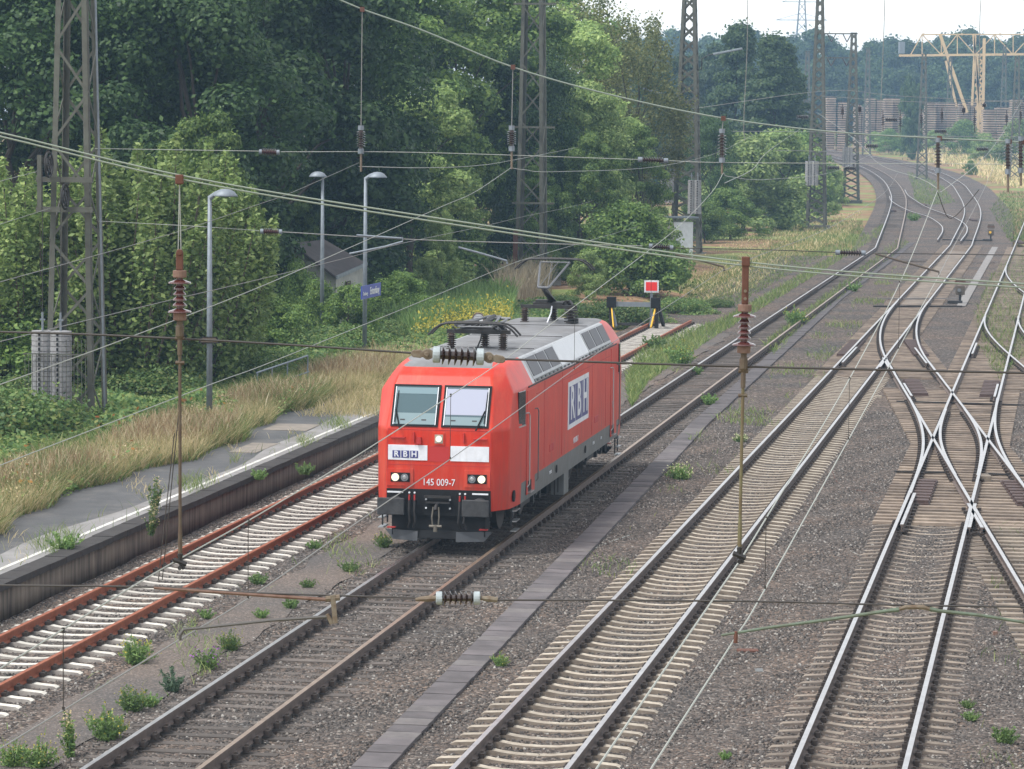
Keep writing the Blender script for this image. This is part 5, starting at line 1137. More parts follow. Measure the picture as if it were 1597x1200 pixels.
for i, (x, d, y, wd, k, lab) in enumerate(((468, 124, 480, 1.2, 'bush_light', 'rounded light bush left of the second lamp foot'), (462, 126, 418, .6, 'bush', 'ivy covering the left wall of the shed'), (545, 122, 452, .9, 'bush', 'bush hiding the foot of the shed wall'), (500, 123, 445, .8, 'bush', 'bush between the middle lamp and the shed wall'), (630, 136, 430, 1.1, 'bush', 'green bush right of the blue station sign'),
    (690, 148, 425, 1.2, 'bush', 'bush behind the goldenrod'), (770, 160, 415, 1.2, 'bush', 'bush left of the pantograph'), (860, 172, 395, 1.2, 'bush', 'bush behind the raised pantograph'), (985, 164, 326, 1.15, 'bush', 'large rounded dark bush left of the red and white stop board'),
    (1020, 172, 345, 1.0, 'bush_light', 'light rounded bush above the stop board'), (920, 158, 398, .9, 'bush_light', 'pale narrow leaved bush left of the buffer stop'), (1160, 262, 222, 1.2, 'bush_light', 'bright green bush right of the floodlight mast'),
    (1215, 285, 214, 1.2, 'bush_light', 'bright green bush left of the slim mast'), (1100, 232, 320, 1.1, 'bush', 'dark bush at the foot of the hanging weights'), (1140, 240, 300, 1.2, 'bush', 'leafy bush on the bank above the grass strip'),
    (1185, 262, 290, 1.2, 'bush_light', 'mixed green bush on the bank nearer the slim mast'), (1235, 290, 265, 1.2, 'bush_light', 'yellow green bush directly left of the slim mast'), (1060, 215, 345, .9, 'bush_light', 'light bush below the hanging weights'),
    (1296, 330, 262, .8, 'bush_light', 'small bush between the slim mast and the crossarm mast'), (1240, 330, 215, 1.1, 'bush', 'far bush behind the slim mast'), (735, 140, 470, .9, 'bush_light', 'low light bush in the goldenrod'), (580, 124, 500, .9, 'bush', 'low bush beside the third lamp'))):
    T(k, x, d, y, lab, wd, 'shrub')
for i, (x, d, y) in enumerate(((30, 92, 575), (100, 93, 590), (170, 95, 600), (235, 97, 575), (300, 98, 590), (385, 103, 560), (430, 107, 545), (480, 112, 525), (530, 117, 510), (-20, 90, 590), (350, 99, 600), (600, 126, 497), (650, 132, 480), (700, 135, 478), (560, 120, 520), (460, 110, 560), (500, 118, 540), (950, 142, 470), (1000, 143, 480), (1060, 150, 462), (880, 150, 455), (1120, 155, 462), (-30, 84, 600), (40, 86, 610), (110, 88, 615), (190, 89, 622), (250, 91, 610), (310, 92, 612))):
    T('bramble', x, d, y+(26 if d < 96 else 8), 'low bramble thicket %s' % ('by the platform grass at the far left', 'under the balance weights', 'at the left mast foot', 'between the left mast and the near hanger', 'right of the near hanger rod', 'right of the nearest lamp foot', 'above the metal handrail', 'left of the handrail top', 'right of the handrail', 'cut by the left picture edge', 'at the nearest lamp foot', 'left of the goldenrod', 'behind the goldenrod left end', 'behind the goldenrod middle', 'at the third lamp foot', 'just left of the handrail', 'above the dry grass by the handrail', 'behind the left buffer', 'between the two buffers', 'right of the stop board', 'behind the rear roof', 'at the end of the rusty rail', 'in front of the left edge bushes', 'in front of the balance weights', 'in front of the left mast foot', 'behind the dry grass near the hanger rod', 'left of the nearest lamp behind the dry grass', 'touching the nearest lamp foot')[i], 1.25, 'bramble', 'bramble')
# middle distance and the hazy woods
for k, x, d, y, wd, lab in (('pine', 1205, 335, 62, 1.15, 'broad dark cone shaped tree right of the floodlight'), ('pine', 1150, 345, 45, .95, 'pointed dark tree behind the floodlight head'), ('pine', 1232, 350, 110, 1.0, 'lower dark tree touching the slim mast'),
    ('far', 1050, 400, 95, .8, 'hazy tree left of the floodlight mast'), ('far', 1100, 420, 75, .8, 'hazy tree right behind the floodlight mast'), ('pine', 1030, 330, 130, .8, 'greenish tree between birch and floodlight mast'), ('pine', 1095, 320, 170, .9, 'dark green tree low behind the floodlight mast'),
    ('far', 1418, 540, 122, .45, 'slim green tree between the sleeper piles'), ('far', 1010, 330, 95, .5, 'tree at the sky edge right of the drooping birch')):
    T(k, x, d, y, lab, wd)
FG = 'trees of the hazy far woods'
ORD = 'first second third fourth fifth sixth seventh eighth ninth tenth eleventh twelfth thirteenth fourteenth fifteenth sixteenth seventeenth eighteenth nineteenth twentieth'.split(); ORD += ['twenty-'+q for q in ORD[:9]]+['thirtieth']
for i, x in enumerate(range(985, 1690, 24)):
    d = 740+40*((i*7) % 3); y = {0: 62, 1: 52, 2: 72, 3: 58, 4: 68}[(i*3) % 5] + (12 if 1290 < x < 1400 else 0)
    if x < 1060: y -= 0
    T('far', x, d, y, 'hazy tree of the far woods, %s from the left in its back row' % ORD[i], 1.0, group=FG)
for i, x in enumerate(range(1000, 1680, 42)):
    T('far', x, 690, 95+(i*13) % 22, 'hazy tree in the front row of the far woods, %s from the left' % ORD[i], 1.0, group='trees in front of the far woods')
for i, (x, yb, y, wd, lab) in enumerate(((1385, 240, 204, 1.2, 'green bush below the middle of the sleeper piles'), (1310, 232, 206, 1.2, 'bush left of the far meadow'), (1455, 236, 206, 1.1, 'bush in front of the wide sleeper pile'), (1500, 243, 192, 1.2, 'leafy bush at the crane foot'), (1535, 252, 212, 1.1, 'low bush right of the crane foot'),
    (1590, 258, 192, 1.1, 'dark bush at the right picture edge'), (1512, 272, 252, .9, 'small bush on the right meadow'), (1425, 236, 214, 1.1, 'bush at the meadow edge under the crane girder end'), (1362, 236, 208, 1.0, 'bush beside the slim far tree'), (1640, 270, 195, 1.1, 'bush cut by the right picture edge'), (1415, 232, 190, 1.0, 'taller bush between the sleeper piles'), (1560, 240, 205, 1.0, 'bush behind the right meadow'))):
    T('bush_light' if i % 3 else 'bush', x, G(x, yb, -.3).y, y, lab, wd, 'shrub')
# grasses: nobody could count them
def blades(name, pts, hgt, wdt, m, lean=.35, kind='stuff', z=None, seed=5, base=None, bend=True, label=None):
    r = np.random.default_rng(seed); P = np.asarray(pts, float); n = len(P); a = r.random(n)*6.28; dx = np.stack([np.cos(a), np.sin(a), 0*a], -1); ln = r.normal(size=(n, 3))*lean; ln[:, 2] = 1
    H = hgt*(.5+.7*r.random(n)); tip = P+ln*H[:, None]; mid = P+ln*H[:, None]*.55*np.array([.6, .6, 1]); w_ = (wdt*(.6+.8*r.random(n)))[:, None]
    V = np.stack([P-dx*w_*.5, P+dx*w_*.5, mid+dx*w_*.45, mid-dx*w_*.45, tip+dx*w_*.15, tip-dx*w_*.15], 1).reshape(-1, 3); i = np.arange(n)*6
    F = np.vstack([np.stack([i, i+1, i+2, i+3], -1), np.stack([i+3, i+2, i+4, i+5], -1)]); o = link_mesh(name, np_mesh(name, V, F), m)
    tag(o, kind=kind) if kind else None
    if label: o['label'] = label
    return o
def bank(n, y0, y1, l0, l1, dens=None, seed=1, z=.1):
    r = np.random.default_rng(seed); Y = y0+(y1-y0)*r.random(n); o = l0+(l1-l0)*r.random(n); X = -18.8+SL*Y+o
    if dens: k = r.random(n) < dens(X, Y, o); X, Y = X[k], Y[k]
    return np.stack([X, Y, np.full(len(X), z)], -1)
edge = lambda Y: -2.75+.35*np.sin(Y*.33)+.18*np.sin(Y*1.3)-.5*np.clip((Y-84)/8, 0, 1)*0
blades('dry_grass', bank(210000, 50, 112, -5.2, -2.2, lambda X, Y, o: np.where(o < edge(Y), np.clip(1.15-(edge(Y)-o)*.34, .1, 1), 0), 1, .15), .60, .011, M['straw'], .42, seed=2, label='tall dry yellow grass along the back of the platform')
blades('green_grass', bank(50000, 50, 112, -6.5, -2.2, lambda X, Y, o: np.where(o < edge(Y)+.1, .9, 0), 3, .15), .5, .03, M['grass_green'], .4, seed=4)
blades('dry_grass', bank(70000, 88, 128, -2.4, 1.5, lambda X, Y, o: np.where((Y > 90+ (o+2.4)*9*0) & (o < .2+ .25*np.sin(Y)), 1, 0)*np.clip((Y-88)/8, 0, 1), 5, .1), .5, .018, M['straw'], .35, seed=6)
def under(n, l0, l1, y0, y1, hh, size, m, name, seed, dens=None):
    P = bank(n, y0, y1, l0, l1, dens, seed, 0); r = np.random.default_rng(seed+1); hmap = .5+.5*np.sin(P[:, 0]*1.3)*np.cos(P[:, 1]*.37+P[:, 0]); P[:, 2] = .12+hh*r.random(len(P))**.6*(.35+.65*hmap); P[:, 2] -= .4*np.clip((P[:, 1]-112)/25, 0, 1)
    V, F = quads(P, size, nrm=np.array([[0, -.3, 1.0]])*np.ones((len(P), 1)), spread=.6, r=r); tag(link_mesh(name, np_mesh(name, V, F), m), kind='stuff')
under(150000, -16, -3.4, 76, 150, .75, .10, M['leaf_bramble'], 'undergrowth', 61)
under(60000, -13, -3.0, 60, 118, .55, .085, M['leaf_mid'], 'undergrowth', 63)
under(3500, -5.2, -2.9, 50, 120, .8, .07, M['leaf_weed'], 'herbs', 65)
under(9000, -5.2, -2.9, 50, 112, .9, .03, M['seed'], 'seed_fluff', 81, lambda X, Y, o: np.where(o < edge(Y)-.1, 1, 0))
under(26000, -5.2, -2.7, 50, 112, .75, .032, M['straw'], 'seed_fluff', 83, lambda X, Y, o: np.where(o < edge(Y)-.1, 1, 0))
under(7000, -5.2, -2.9, 50, 118, .6, .07, M['leaf_bramble'], 'herbs', 85, lambda X, Y, o: np.where((o < edge(Y)) & (np.sin(Y*.5)*np.sin(Y*.23+o) > .2), 1, .05))
blades('platform_weeds', bank(5200, 46, 100, -1.3, -.3, lambda X, Y, o: np.where(np.sin(Y*.9+2*o)*np.sin(Y*.37) > .45, 1, .04), 87, .34), .26, .012, M['grass_green'], .6, seed=88)
blades('platform_weeds', bank(2600, 46, 100, -2.9, -.5, lambda X, Y, o: np.where(np.sin(Y*1.1+3*o)*np.sin(Y*.31+1) > .6, 1, .02), 89, .34), .16, .012, M['straw'], .7, seed=90)
under(1200, -7, -3.2, 50, 100, .8, .09, M['orange_leaf'], 'autumn_leaves', 67)
_p = lambda X, Y, o: np.where(o < edge(Y), np.clip(.15+1.1*np.sin(Y*.42+o*.9)*np.sin(Y*.17+1), 0, 1), 0)
blades('green_grass', bank(130000, 50, 112, -5.2, -2.3, _p, 71, .15), .72, .014, M['grass_green'], .45, seed=72)
blades('brown_seed_heads', bank(26000, 50, 112, -5.0, -2.4, lambda X, Y, o: np.where(o < edge(Y)-.15, np.clip(.5+.6*np.sin(Y*.6+2), 0, 1), 0), 73, .5), .52, .02, M['seed'], .3, seed=74)
r_ = np.random.default_rng(77)
def meadow(n, poly, z, seed):
    r = np.random.default_rng(seed); out = []
    px = np.array([p[0] for p in poly]); py = np.array([p[1] for p in poly])
    while len(out) < n:
        x = r.uniform(px.min(), px.max()); y = r.uniform(py.min(), py.max()); ins = False; j = len(px)-1
        for i in range(len(px)):
            if (py[i] > y) != (py[j] > y) and x < (px[j]-px[i])*(y-py[i])/(py[j]-py[i])+px[i]: ins = not ins
            j = i
        if ins: out.append((x, y))
    res = []
    for x, y in out: g = G(x, y, z); res.append(tuple(g))
    return np.array(res)
blades('goldenrod_stems', meadow(5200, ((600, 515), (690, 475), (800, 468), (800, 505), (700, 520), (640, 540)), -.1, 9), 1.1, .05, M['leaf_weed'], .2, seed=12)
gp = meadow(2600, ((650, 505), (690, 485), (780, 472), (800, 480), (790, 500), (700, 508), (650, 520)), .55, 10); V, F = quads(gp+rng.normal(size=gp.shape)*np.array([.12, .4, .28]), .07); tag(link_mesh('goldenrod_flowers', np_mesh('goldenrod_flowers', V, F), M['flower_yellow']), kind='stuff')
blades('reeds', meadow(1500, ((765, 468), (800, 445), (850, 440), (860, 462), (800, 475)), -.1, 14), 1.5, .04, M['reed'], .25, seed=13)
blades('meadow_grass', meadow(17000, ((1060, 425), (1130, 380), (1240, 352), (1345, 345), (1350, 372), (1300, 395), (1225, 435), (1150, 478), (1080, 480)), -.35, 15), .22, .04, M['grass_green'], .5, seed=16)
blades('dry_meadow_grass', meadow(5500, ((1040, 440), (1100, 400), (1160, 372), (1250, 352), (1345, 330), (1320, 375), (1240, 405), (1170, 455), (1090, 478)), -.35, 25), .28, .045, M['straw'], .5, seed=26)
blades('verge_grass', meadow(9000, ((975, 600), (1000, 545), (1060, 525), (1130, 500), (1250, 430), (1380, 350), (1378, 366), (1240, 452), (1120, 525), (1010, 600), (985, 640)), -.3, 17), .28, .03, M['grass_green'], .45, seed=18)
blades('trackside_grass', meadow(2600, ((1190, 540), (1240, 500), (1330, 430), (1400, 375), (1420, 380), (1340, 445), (1250, 515), (1205, 560)), -.3, 19), .26, .03, M['grass_green'], .5, seed=20)
blades('trackside_grass', meadow(6500, ((1520, 500), (1540, 440), (1575, 400), (1640, 380), (1640, 470), (1600, 560), (1560, 600), (1535, 560)), -.32, 21), .3, .03, M['grass_green'], .5, seed=22)
blades('far_verge_grass', meadow(2600, ((1425, 300), (1415, 270), (1440, 275), (1470, 292), (1490, 318), (1455, 322), (1425, 316)), -.3, 91), .3, .06, M['grass_green'], .5, seed=92)
blades('far_verge_grass', meadow(2200, ((1545, 330), (1560, 300), (1600, 300), (1600, 380), (1575, 380)), -.3, 93), .3, .05, M['grass_green'], .5, seed=94)
blades('far_meadow_grass', meadow(6000, ((1385, 240), (1480, 228), (1640, 232), (1640, 300), (1560, 290), (1490, 262), (1430, 248)), -.3, 23), .7, .12, M['straw'], .4, seed=24)
def wmask(X, Y, o): return np.where(np.sin(Y*.8+o*2)*np.sin(Y*.29+o) > .55, 1, .03)
blades('ballast_weeds', bank(9000, 42, 125, 3.3, 5.2, wmask, 101, -.24), .14, .012, M['grass_green'], .8, seed=102)
blades('ballast_weeds', bank(5000, 90, 200, 8.4, 10.0, lambda X, Y, o: np.where(np.sin(Y*.5)*np.sin(Y*.21+o) > .3, 1, .02), 103, -.24), .18, .02, M['grass_green'], .7, seed=104)
blades('ballast_weeds', bank(2600, 42, 75, 17.5, 20.5, lambda X, Y, o: np.where(np.sin(Y*1.1+o)*np.sin(Y*.41+o*2) > .6, 1, .02), 105, -.24), .16, .012, M['grass_green'], .7, seed=106)
blades('ballast_weeds', bank(3200, 60, 140, 9.2, 10.6, lambda X, Y, o: np.where(np.sin(Y*.7+o)*np.sin(Y*.31+o) > .6, 1, .02), 107, -.24), .14, .014, M['grass_green'], .7, seed=108)
# little weeds standing in the ballast
def weed_proto(key, n, H, w_, leafm, flower=None, nf=0, seed=1, fs=.022):
    r = np.random.default_rng(seed); ns = max(10, n//22); L = []; mb = MB(); tips = []
    for i in range(ns):              # each stem carries its own narrow leaves
        b = r.random()*6.28; k = w_*math.sqrt(r.random())*(1.25 if r.random() < .2 else 1); h_ = H*r.uniform(.45, 1.12)*(1-.25*(k/w_)**2); tip = np.array([k*math.cos(b)*1.1, k*math.sin(b)*1.1, h_]); ba = tip*np.array([.25, .25, 0]); md = np.array([tip[0]*.55, tip[1]*.55, h_*.55]); tips.append(tip)
        mb.tube([ba, md, tip], [.005, .004, .002], 4)
        t = r.random(26)[:, None]; P = (1-t)**2*ba+2*t*(1-t)*md+t*t*tip + r.normal(size=(26, 3))*w_*.09*(1.2-t*.8); P[:, 2] = np.maximum(P[:, 2], .01); L.append(P)
    V, F = quads(np.vstack(L), .022, asp=3.0, r=r); me = np_mesh(key, V, F); me.materials.append(leafm); fm = None
    ms = bpy.data.meshes.new(key+'_stems'); ms.from_pydata(mb.v, [], mb.f); ms.materials.append(M['leaf_blue'])
    if flower:
        k = r.integers(0, ns, nf); P = np.array(tips)[k]+r.normal(size=(nf, 3))*.025; V, F = quads(P, fs, asp=1.2, r=r); fm = np_mesh(key+'_flowers', V, F); fm.materials.append(flower)
    PROTO[key] = (me, ms, fm)
weed_proto('ragwort', 900, .42, .26, M['leaf_weed'], M['flower_yellow'], 90, 41); weed_proto('tuft', 500, .26, .18, M['leaf_weed'], None, 0, 42); weed_proto('bluish', 600, .40, .22, M['leaf_blue'], None, 0, 43)
weed_proto('purple', 700, .34, .26, M['leaf_weed'], M['flower_purple'], 46, 44, .035); weed_proto('pale', 700, .30, .3, M['leaf_weed'], mat('flower_cream', (.6, .6, .35), .8), 130, 45, .03)
weed_proto('dock', 500, .55, .12, M['leaf_bramble'], M['straw'], 160, 46, .02)
def weed(key, x, y, s, label, wide=1.0, z=-.24):
    me, ms, fm = PROTO[key]; p = G(x, y, z); r = empty('weed', p, random.uniform(0, 6), label, 'weed', 'weeds growing in the ballast'); r.scale = (s*wide, s*wide, s)
    for nm, m_ in (('foliage', me), ('stem', ms), ('flowers', fm)):
        if m_: o = bpy.data.objects.new(nm, m_); col.objects.link(o); o.parent = r
for a in (('ragwort', 212, 1036, 1.1, 'yellow flowered bushy weed nearest the rusty rail'), ('bluish', 270, 1080, 1.0, 'bluish weed in front of the purple flowers'), ('purple', 322, 1045, 1.0, 'weed with purple flowers on the grit'), ('ragwort', 357, 1015, .8, 'small yellow flowered weed right of the purple flowers'),
    ('ragwort', 165, 1155, 1.15, 'big yellow flowered weed near the lower left'), ('ragwort', 205, 1110, .95, 'yellow flowered weed just behind the big one'), ('dock', 110, 1182, 1.15, 'tall dark dock with brown seed spikes'), ('tuft', 232, 1103, .9, 'feathery tuft at the end of the yellow flowered row'),
    ('ragwort', 60, 1199, 1.0, 'weed cut by the bottom edge at the left'), ('ragwort', 20, 1197, .9, 'weed in the bottom left corner'), ('tuft', 455, 950, .9, 'green tuft under the strut bracket'), ('tuft', 545, 893, 1.0, 'green tuft in the grit left of the locomotive'), ('tuft', 403, 912, 1.0, 'pale tuft on the grit near the strut'),
    ('tuft', 407, 965, .8, 'tiny tuft on the grit below the strut'), ('tuft', 322, 965, .8, 'tiny tuft at the sleeper ends'), ('tuft', 490, 857, .9, 'tuft between the rusty track and the engine'), ('ragwort', 597, 855, .8, 'weed in front of the left buffer'), ('tuft', 480, 918, .8, 'tiny tuft right of the strut'),
    ('ragwort', 780, 1040, .55, 'small yellow weed by the slab path'), ('pale', 1060, 748, 1.3, 'pale flowered weed by the slab path'), ('tuft', 1105, 632, 1.6, 'green tuft right of the engine beside the slabs'), ('pale', 1155, 690, .8, 'small pale weed right of the slabs'), ('tuft', 1085, 585, 1.4, 'tuft between the rails behind the engine'),
    ('ragwort', 1240, 508, 2.0, 'bushy weed by the slabs in the distance'), ('tuft', 1020, 545, 2.4, 'tall weed at the end of the rusty track'), ('ragwort', 1060, 570, 2.0, 'yellowish weed between the two left tracks'), ('tuft', 1330, 455, 2.2, 'dark weed at the far end of the slabs'), ('tuft', 1425, 345, 3.2, 'dark weed patch beside the far crossover'),
    ('tuft', 1515, 1125, .7, 'tuft at the right of the nearest right track'), ('tuft', 1568, 1160, 1.1, 'larger tuft near the lower right corner'), ('tuft', 1510, 1105, .6, 'small tuft above the lower right tufts'), ('tuft', 1130, 1185, .55, 'tiny tuft at the bottom between the pale wires'), ('tuft', 475, 740, 1.2, 'weed on the platform edge'), ('tuft', 100, 860, 1.6, 'weed on the pale asphalt at the left'),
    ('dock', 240, 800, 1.3, 'weed growing on the platform near the hanger rod'), ('tuft', 405, 748, 1.1, 'weed on the platform edge stones'), ('dock', 235, 835, 1.1, 'weed at the white line')):
    weed(a[0], a[1], a[2], a[3], a[4], z=.3 if 'platform' in a[4] or 'asphalt' in a[4] or 'white line' in a[4] else -.25)

# ---------------------------------------------------------------- small structures
def street_lamp(x, y, top, label, arm, z=.25):
    p = G(x, y, z); d = p.y; k = d/FPX; H = D(x, top, d).z-p.z; r = empty('street_lamp', p, 0, label, 'street lamp', 'street lamps of the platform')
    mb = MB(); mb.tube([(0, 0, -.3), (0, 0, H*.5), (0, 0, H)], [.085, .075, .055], 12); mb.build('pole', M['galv'], r, smooth=True)
    mb = MB(); s = 1 if arm > 0 else -1; a = abs(arm)
    mb.tube([(0, 0, H-.06), (s*a*.35, 0, H+.06), (s*a*.6, 0, H+.08)], [.075, .06, .09], 10); mb.build('arm', M['galv'], r)
    mb = MB(); cx = s*a*1.0; prof = [(0, .2), (.12, .19), (.24, .13), (.33, .03), (.34, -.01), (.0, -.02)]; n = 16; vs = []
    for q, z_ in prof: vs += [(cx+q*math.cos(t*2*math.pi/n), q*.8*math.sin(t*2*math.pi/n), H+z_) for t in range(n)]
    mb.add(vs, [(i*n+j, i*n+(j+1) % n, (i+1)*n+(j+1) % n, (i+1)*n+j) for i in range(len(prof)-1) for j in range(n)]); mb.build('lamp_shade', M['galv'], r, smooth=True)
    return r
l1 = street_lamp(326.5, 667, 306, 'nearest grey street lamp, beside the light upright shrub, with a small yellow warning plate', .42)
street_lamp(502, 531, 276, 'middle grey street lamp, the one left of the station sign', -.18)
l3 = street_lamp(568.5, 554, 277, 'grey street lamp carrying the blue station sign', .42)
p = G(568.5, 554, .25); zc = D(568, 455, p.y).z-p.z
sg = empty('station_sign', (p.x+.10, p.y-.05, p.z+zc), R(79), 'blue station name sign on the third street lamp', 'sign')
mb = MB(); mb.box((.5, 0, 0), (2.9, .04, .46)); mb.build('board', M['sign_blue'], sg)
put_text('lettering', 'Entenfang', .36, M['white'], sg, (.95, -.03, .0), Matrix.Rotation(R(90), 3, 'X'), bold=.006); put_text('lettering', 'Duisburg-', .18, M['white'], sg, (-.42, -.03, -.05), Matrix.Rotation(R(90), 3, 'X'))
p = G(326.5, 667, .25)
wp = empty('warning_plate', (p.x, p.y-.12, D(324, 530, p.y).z), 0, 'small trapezoid warning plate on the nearest street lamp', 'sign')
mb = MB(); mb.add([(-.30, 0, -.09), (.30, 0, -.09), (.22, 0, .09), (-.22, 0, .09), (-.30, .02, -.09), (.30, .02, -.09), (.22, .02, .09), (-.22, .02, .09)], [(0, 1, 2, 3), (7, 6, 5, 4), (0, 4, 5, 1), (1, 5, 6, 2), (2, 6, 7, 3), (3, 7, 4, 0)]); mb.build('plate', M['black'], wp)
mb = MB(); mb.add([(-.24, -.006, -.065), (.24, -.006, -.065), (.18, -.006, .06), (-.18, -.006, .06)], [(0, 1, 2, 3)]); mb.build('face', M['olive'], wp)
# shed
A, B, C_, E_ = D(525, 432, 127), D(572, 411, 134), D(506, 374, 135), D(453, 379, 128); sh = empty('shed', (A.x, A.y, .1), 0, 'small white walled shed with dark sheet roof overgrown by ivy', 'shed'); o_ = sh.location
def prism(nm, pts, dz, m):
    mb = MB(); t = [p-o_ for p in pts]; b_ = [Vector((p.x, p.y, (p.z+dz) if dz > -1 else -.1)) for p in t]; n = len(t); mb.add(t+b_, [tuple(range(n)), tuple(range(2*n-1, n-1, -1))]+[(k, n+k, n+(k+1) % n, (k+1) % n) for k in range(n)]); return mb.build(nm, m, sh)
prism('roof', [A, B, C_, E_], -.10, M['roof_tin']); ins_ = lambda p: p+((A+B+C_+E_)/4-p)*.10+Vector((0, 0, -.14)); wl = prism('wall', [ins_(A), ins_(B), ins_(C_), ins_(E_)], -9, M['plaster'])
mb = MB(); mb.bar(A-o_+Vector((0, -.03, -.03)), B-o_+Vector((0, -.03, -.03)), .07, .14); mb.build('roof_edge', M['galv'], sh)
mb = MB(); q = ins_(A)*.6+ins_(B)*.4-o_; mb.box((q.x+.05, q.y-.05, 1.0), (.06, 1.1, 2.0), rz=-.1); mb.build('door', M['bark'], sh)
# handrail
hr = empty('handrail', G(400, 598, .2), 0, 'galvanised metal handrail descending from the platform into the bushes', 'handrail'); mb = MB()
A, B = G(395, 590, .2), G(480, 578, .2); za, zb = D(395, 590, A.y), D(480, 557, B.y); 
P0, P1 = D(400, 582, 97.5), D(480, 555, 99)
mb.tube([P0-hr.location, P1-hr.location], .03, 8); o = mb.build('top_rail', M['galv'], hr); mb = MB(); mb.tube([D(425, 600, 97.5)-hr.location, D(482, 580, 99)-hr.location], .022, 8); mb.build('lower_rail', M['galv'], hr)
for t in (.02, .3, .6, 1): 
    mb = MB(); q = P0+(P1-P0)*t-hr.location; mb.tube([q, q-Vector((0, 0, 1.0))], .025, 6); mb.build('post', M['galv'], hr)
# buffer stop and red board
bs = empty('buffer_stop', (5.15, 138.2, 0), -ANG, 'steel buffer stop with two black buffer boards and yellow struts at the rusty track end', 'buffer stop')
for s in (-1, 1):
    mb = MB(); mb.box((s*.95, 0, .88), (.40, .22, .46)); mb.build('buffer_board', M['black'], bs, bevel=.02)
    mb = MB(); mb.bar((s*.95, .05, .70), (s*.80, -.35, -.17), .17, .05, up=(1, 0, 0)); mb.build('yellow_strut', M['yellow'], bs)
    mb = MB(); mb.bar((s*.98, .14, .9), (s*.98, .14, -.2), .16); mb.bar((s*1.0, .2, .9), (s*1.1, 1.6, -.15), .14); mb.build('post', M['dark_metal'], bs)
    mb = MB(); mb.bar((s*.90, .06, .5), (s*.72, -.1, -.15), .12, .05); mb.build('brace', M['galv'], bs)
mb = MB(); mb.bar((-.8, .05, .80), (.8, .05, .80), .10, .20); mb.build('cross_beam', M['galv'], bs)
mb = MB(); mb.bar((-.8, .15, -.05), (.8, .15, -.05), .10, .12); mb.build('lower_beam', M['dark_metal'], bs)
rs_ = empty('stop_board', (D(1016, 450, 139).x, 139, -.3), 0, 'red rectangle stop board with white border behind the buffer stop', 'sign'); zc = D(1016, 447, 139).z+.3
mb = MB(); mb.box((0, 0, zc), (.62, .04, .52)); mb.build('board', M['white'], rs_); mb = MB(); mb.box((0, -.025, zc), (.48, .02, .37)); mb.build('red_field', M['sign_red'], rs_); mb = MB(); mb.bar((0, .05, 0), (0, .05, zc), .1); mb.build('post', M['galv'], rs_)
# round sign above goldenrod
q = D(746, 497, 118); rd = empty('round_sign', q, 0, 'round sign with thin red ring and black symbol half hidden by the front pantograph', 'sign')
mb = MB(); mb.tube([(0, .01, 0), (0, -.01, 0)], .22, 24); mb.build('disc', M['white'], rd); mb = MB(); mb.tube([(.2*math.cos(t), -.02, .2*math.sin(t)) for t in np.linspace(0, 6.283, 25)], .02, 6); mb.build('ring', M['rust'], rd)
mb = MB(); mb.box((0, -.02, -.03), (.05, .01, .22)); mb.box((0, -.02, .06), (.24, .01, .05)); mb.build('symbol', M['black'], rd); mb = MB(); mb.bar((0, .04, 0), (0, .04, -(q.z+.4)), .05); mb.build('post', M['galv'], rd)
# concrete box in the reeds, signal cabinet by the bush
mb = MB(); mb.box((0, 0, .35), (2.6, .9, .9)); o = mb.build('concrete_block', M['plaster'], bevel=.03); o.location = PX(838, 172, -.1); tag(o, 'pale concrete block behind the reeds and rear pantograph', 'block')
cb = empty('relay_cabinet', PX(1062, 205, -.2), R(20), 'white and blue cabinet with flat roof behind the light bushes', 'cabinet'); mb = MB(); mb.box((0, 0, 1.2), (1.3, 1.0, 2.4)); mb.build('housing', M['white'], cb); mb = MB(); mb.box((-1.2, 0, 2.7), (4.2, 1.6, .10)); mb.build('roof', M['galv'], cb)
# ribbed cover plates in the points
PL = [(1328, 543, 'ribbed dark plate left of the first frog'), (1428, 543, 'ribbed dark plate right of the first frog'), (1427, 604, 'ribbed dark plate at the left rail above the X'), (1544, 606, 'ribbed dark plate at the right rail above the X'),
      (1438, 766, 'ribbed dark plate at the left rail below the X'), (1590, 768, 'ribbed dark plate at the right edge below the X'), (1392, 328, 'small dark plate near the far bend'), (1440, 320, 'small dark plate beside the far crossover'), (1517, 343, 'small dark plate right of the far crossover'), (1590, 378, 'small dark plate at the right edge')]
for i, (x, y, lab) in enumerate(PL):
    p = G(x, y, -.14); e = empty('ribbed_plate', p, -ANG if i in (0, 3, 4) else -.07, lab, 'cover plate', 'ribbed cover plates in the points'); mb = MB(); L_ = 8.5 if y < 560 else 6.5 if y < 700 else 5.2; w_ = .6 if y < 560 else .55; L_, w_ = (L_, w_) if y > 500 else (5, .5); mb.box((0, 0, -.03), (w_, L_, .05)); mb.build('base', M['ribbed'], e); mb = MB()
    for k in range(int(L_/.6)): mb.box((0, -L_/2+.3+k*.6, .02), (w_-.03, .36, .09))
    mb.build('ribs', M['ribbed'], e)
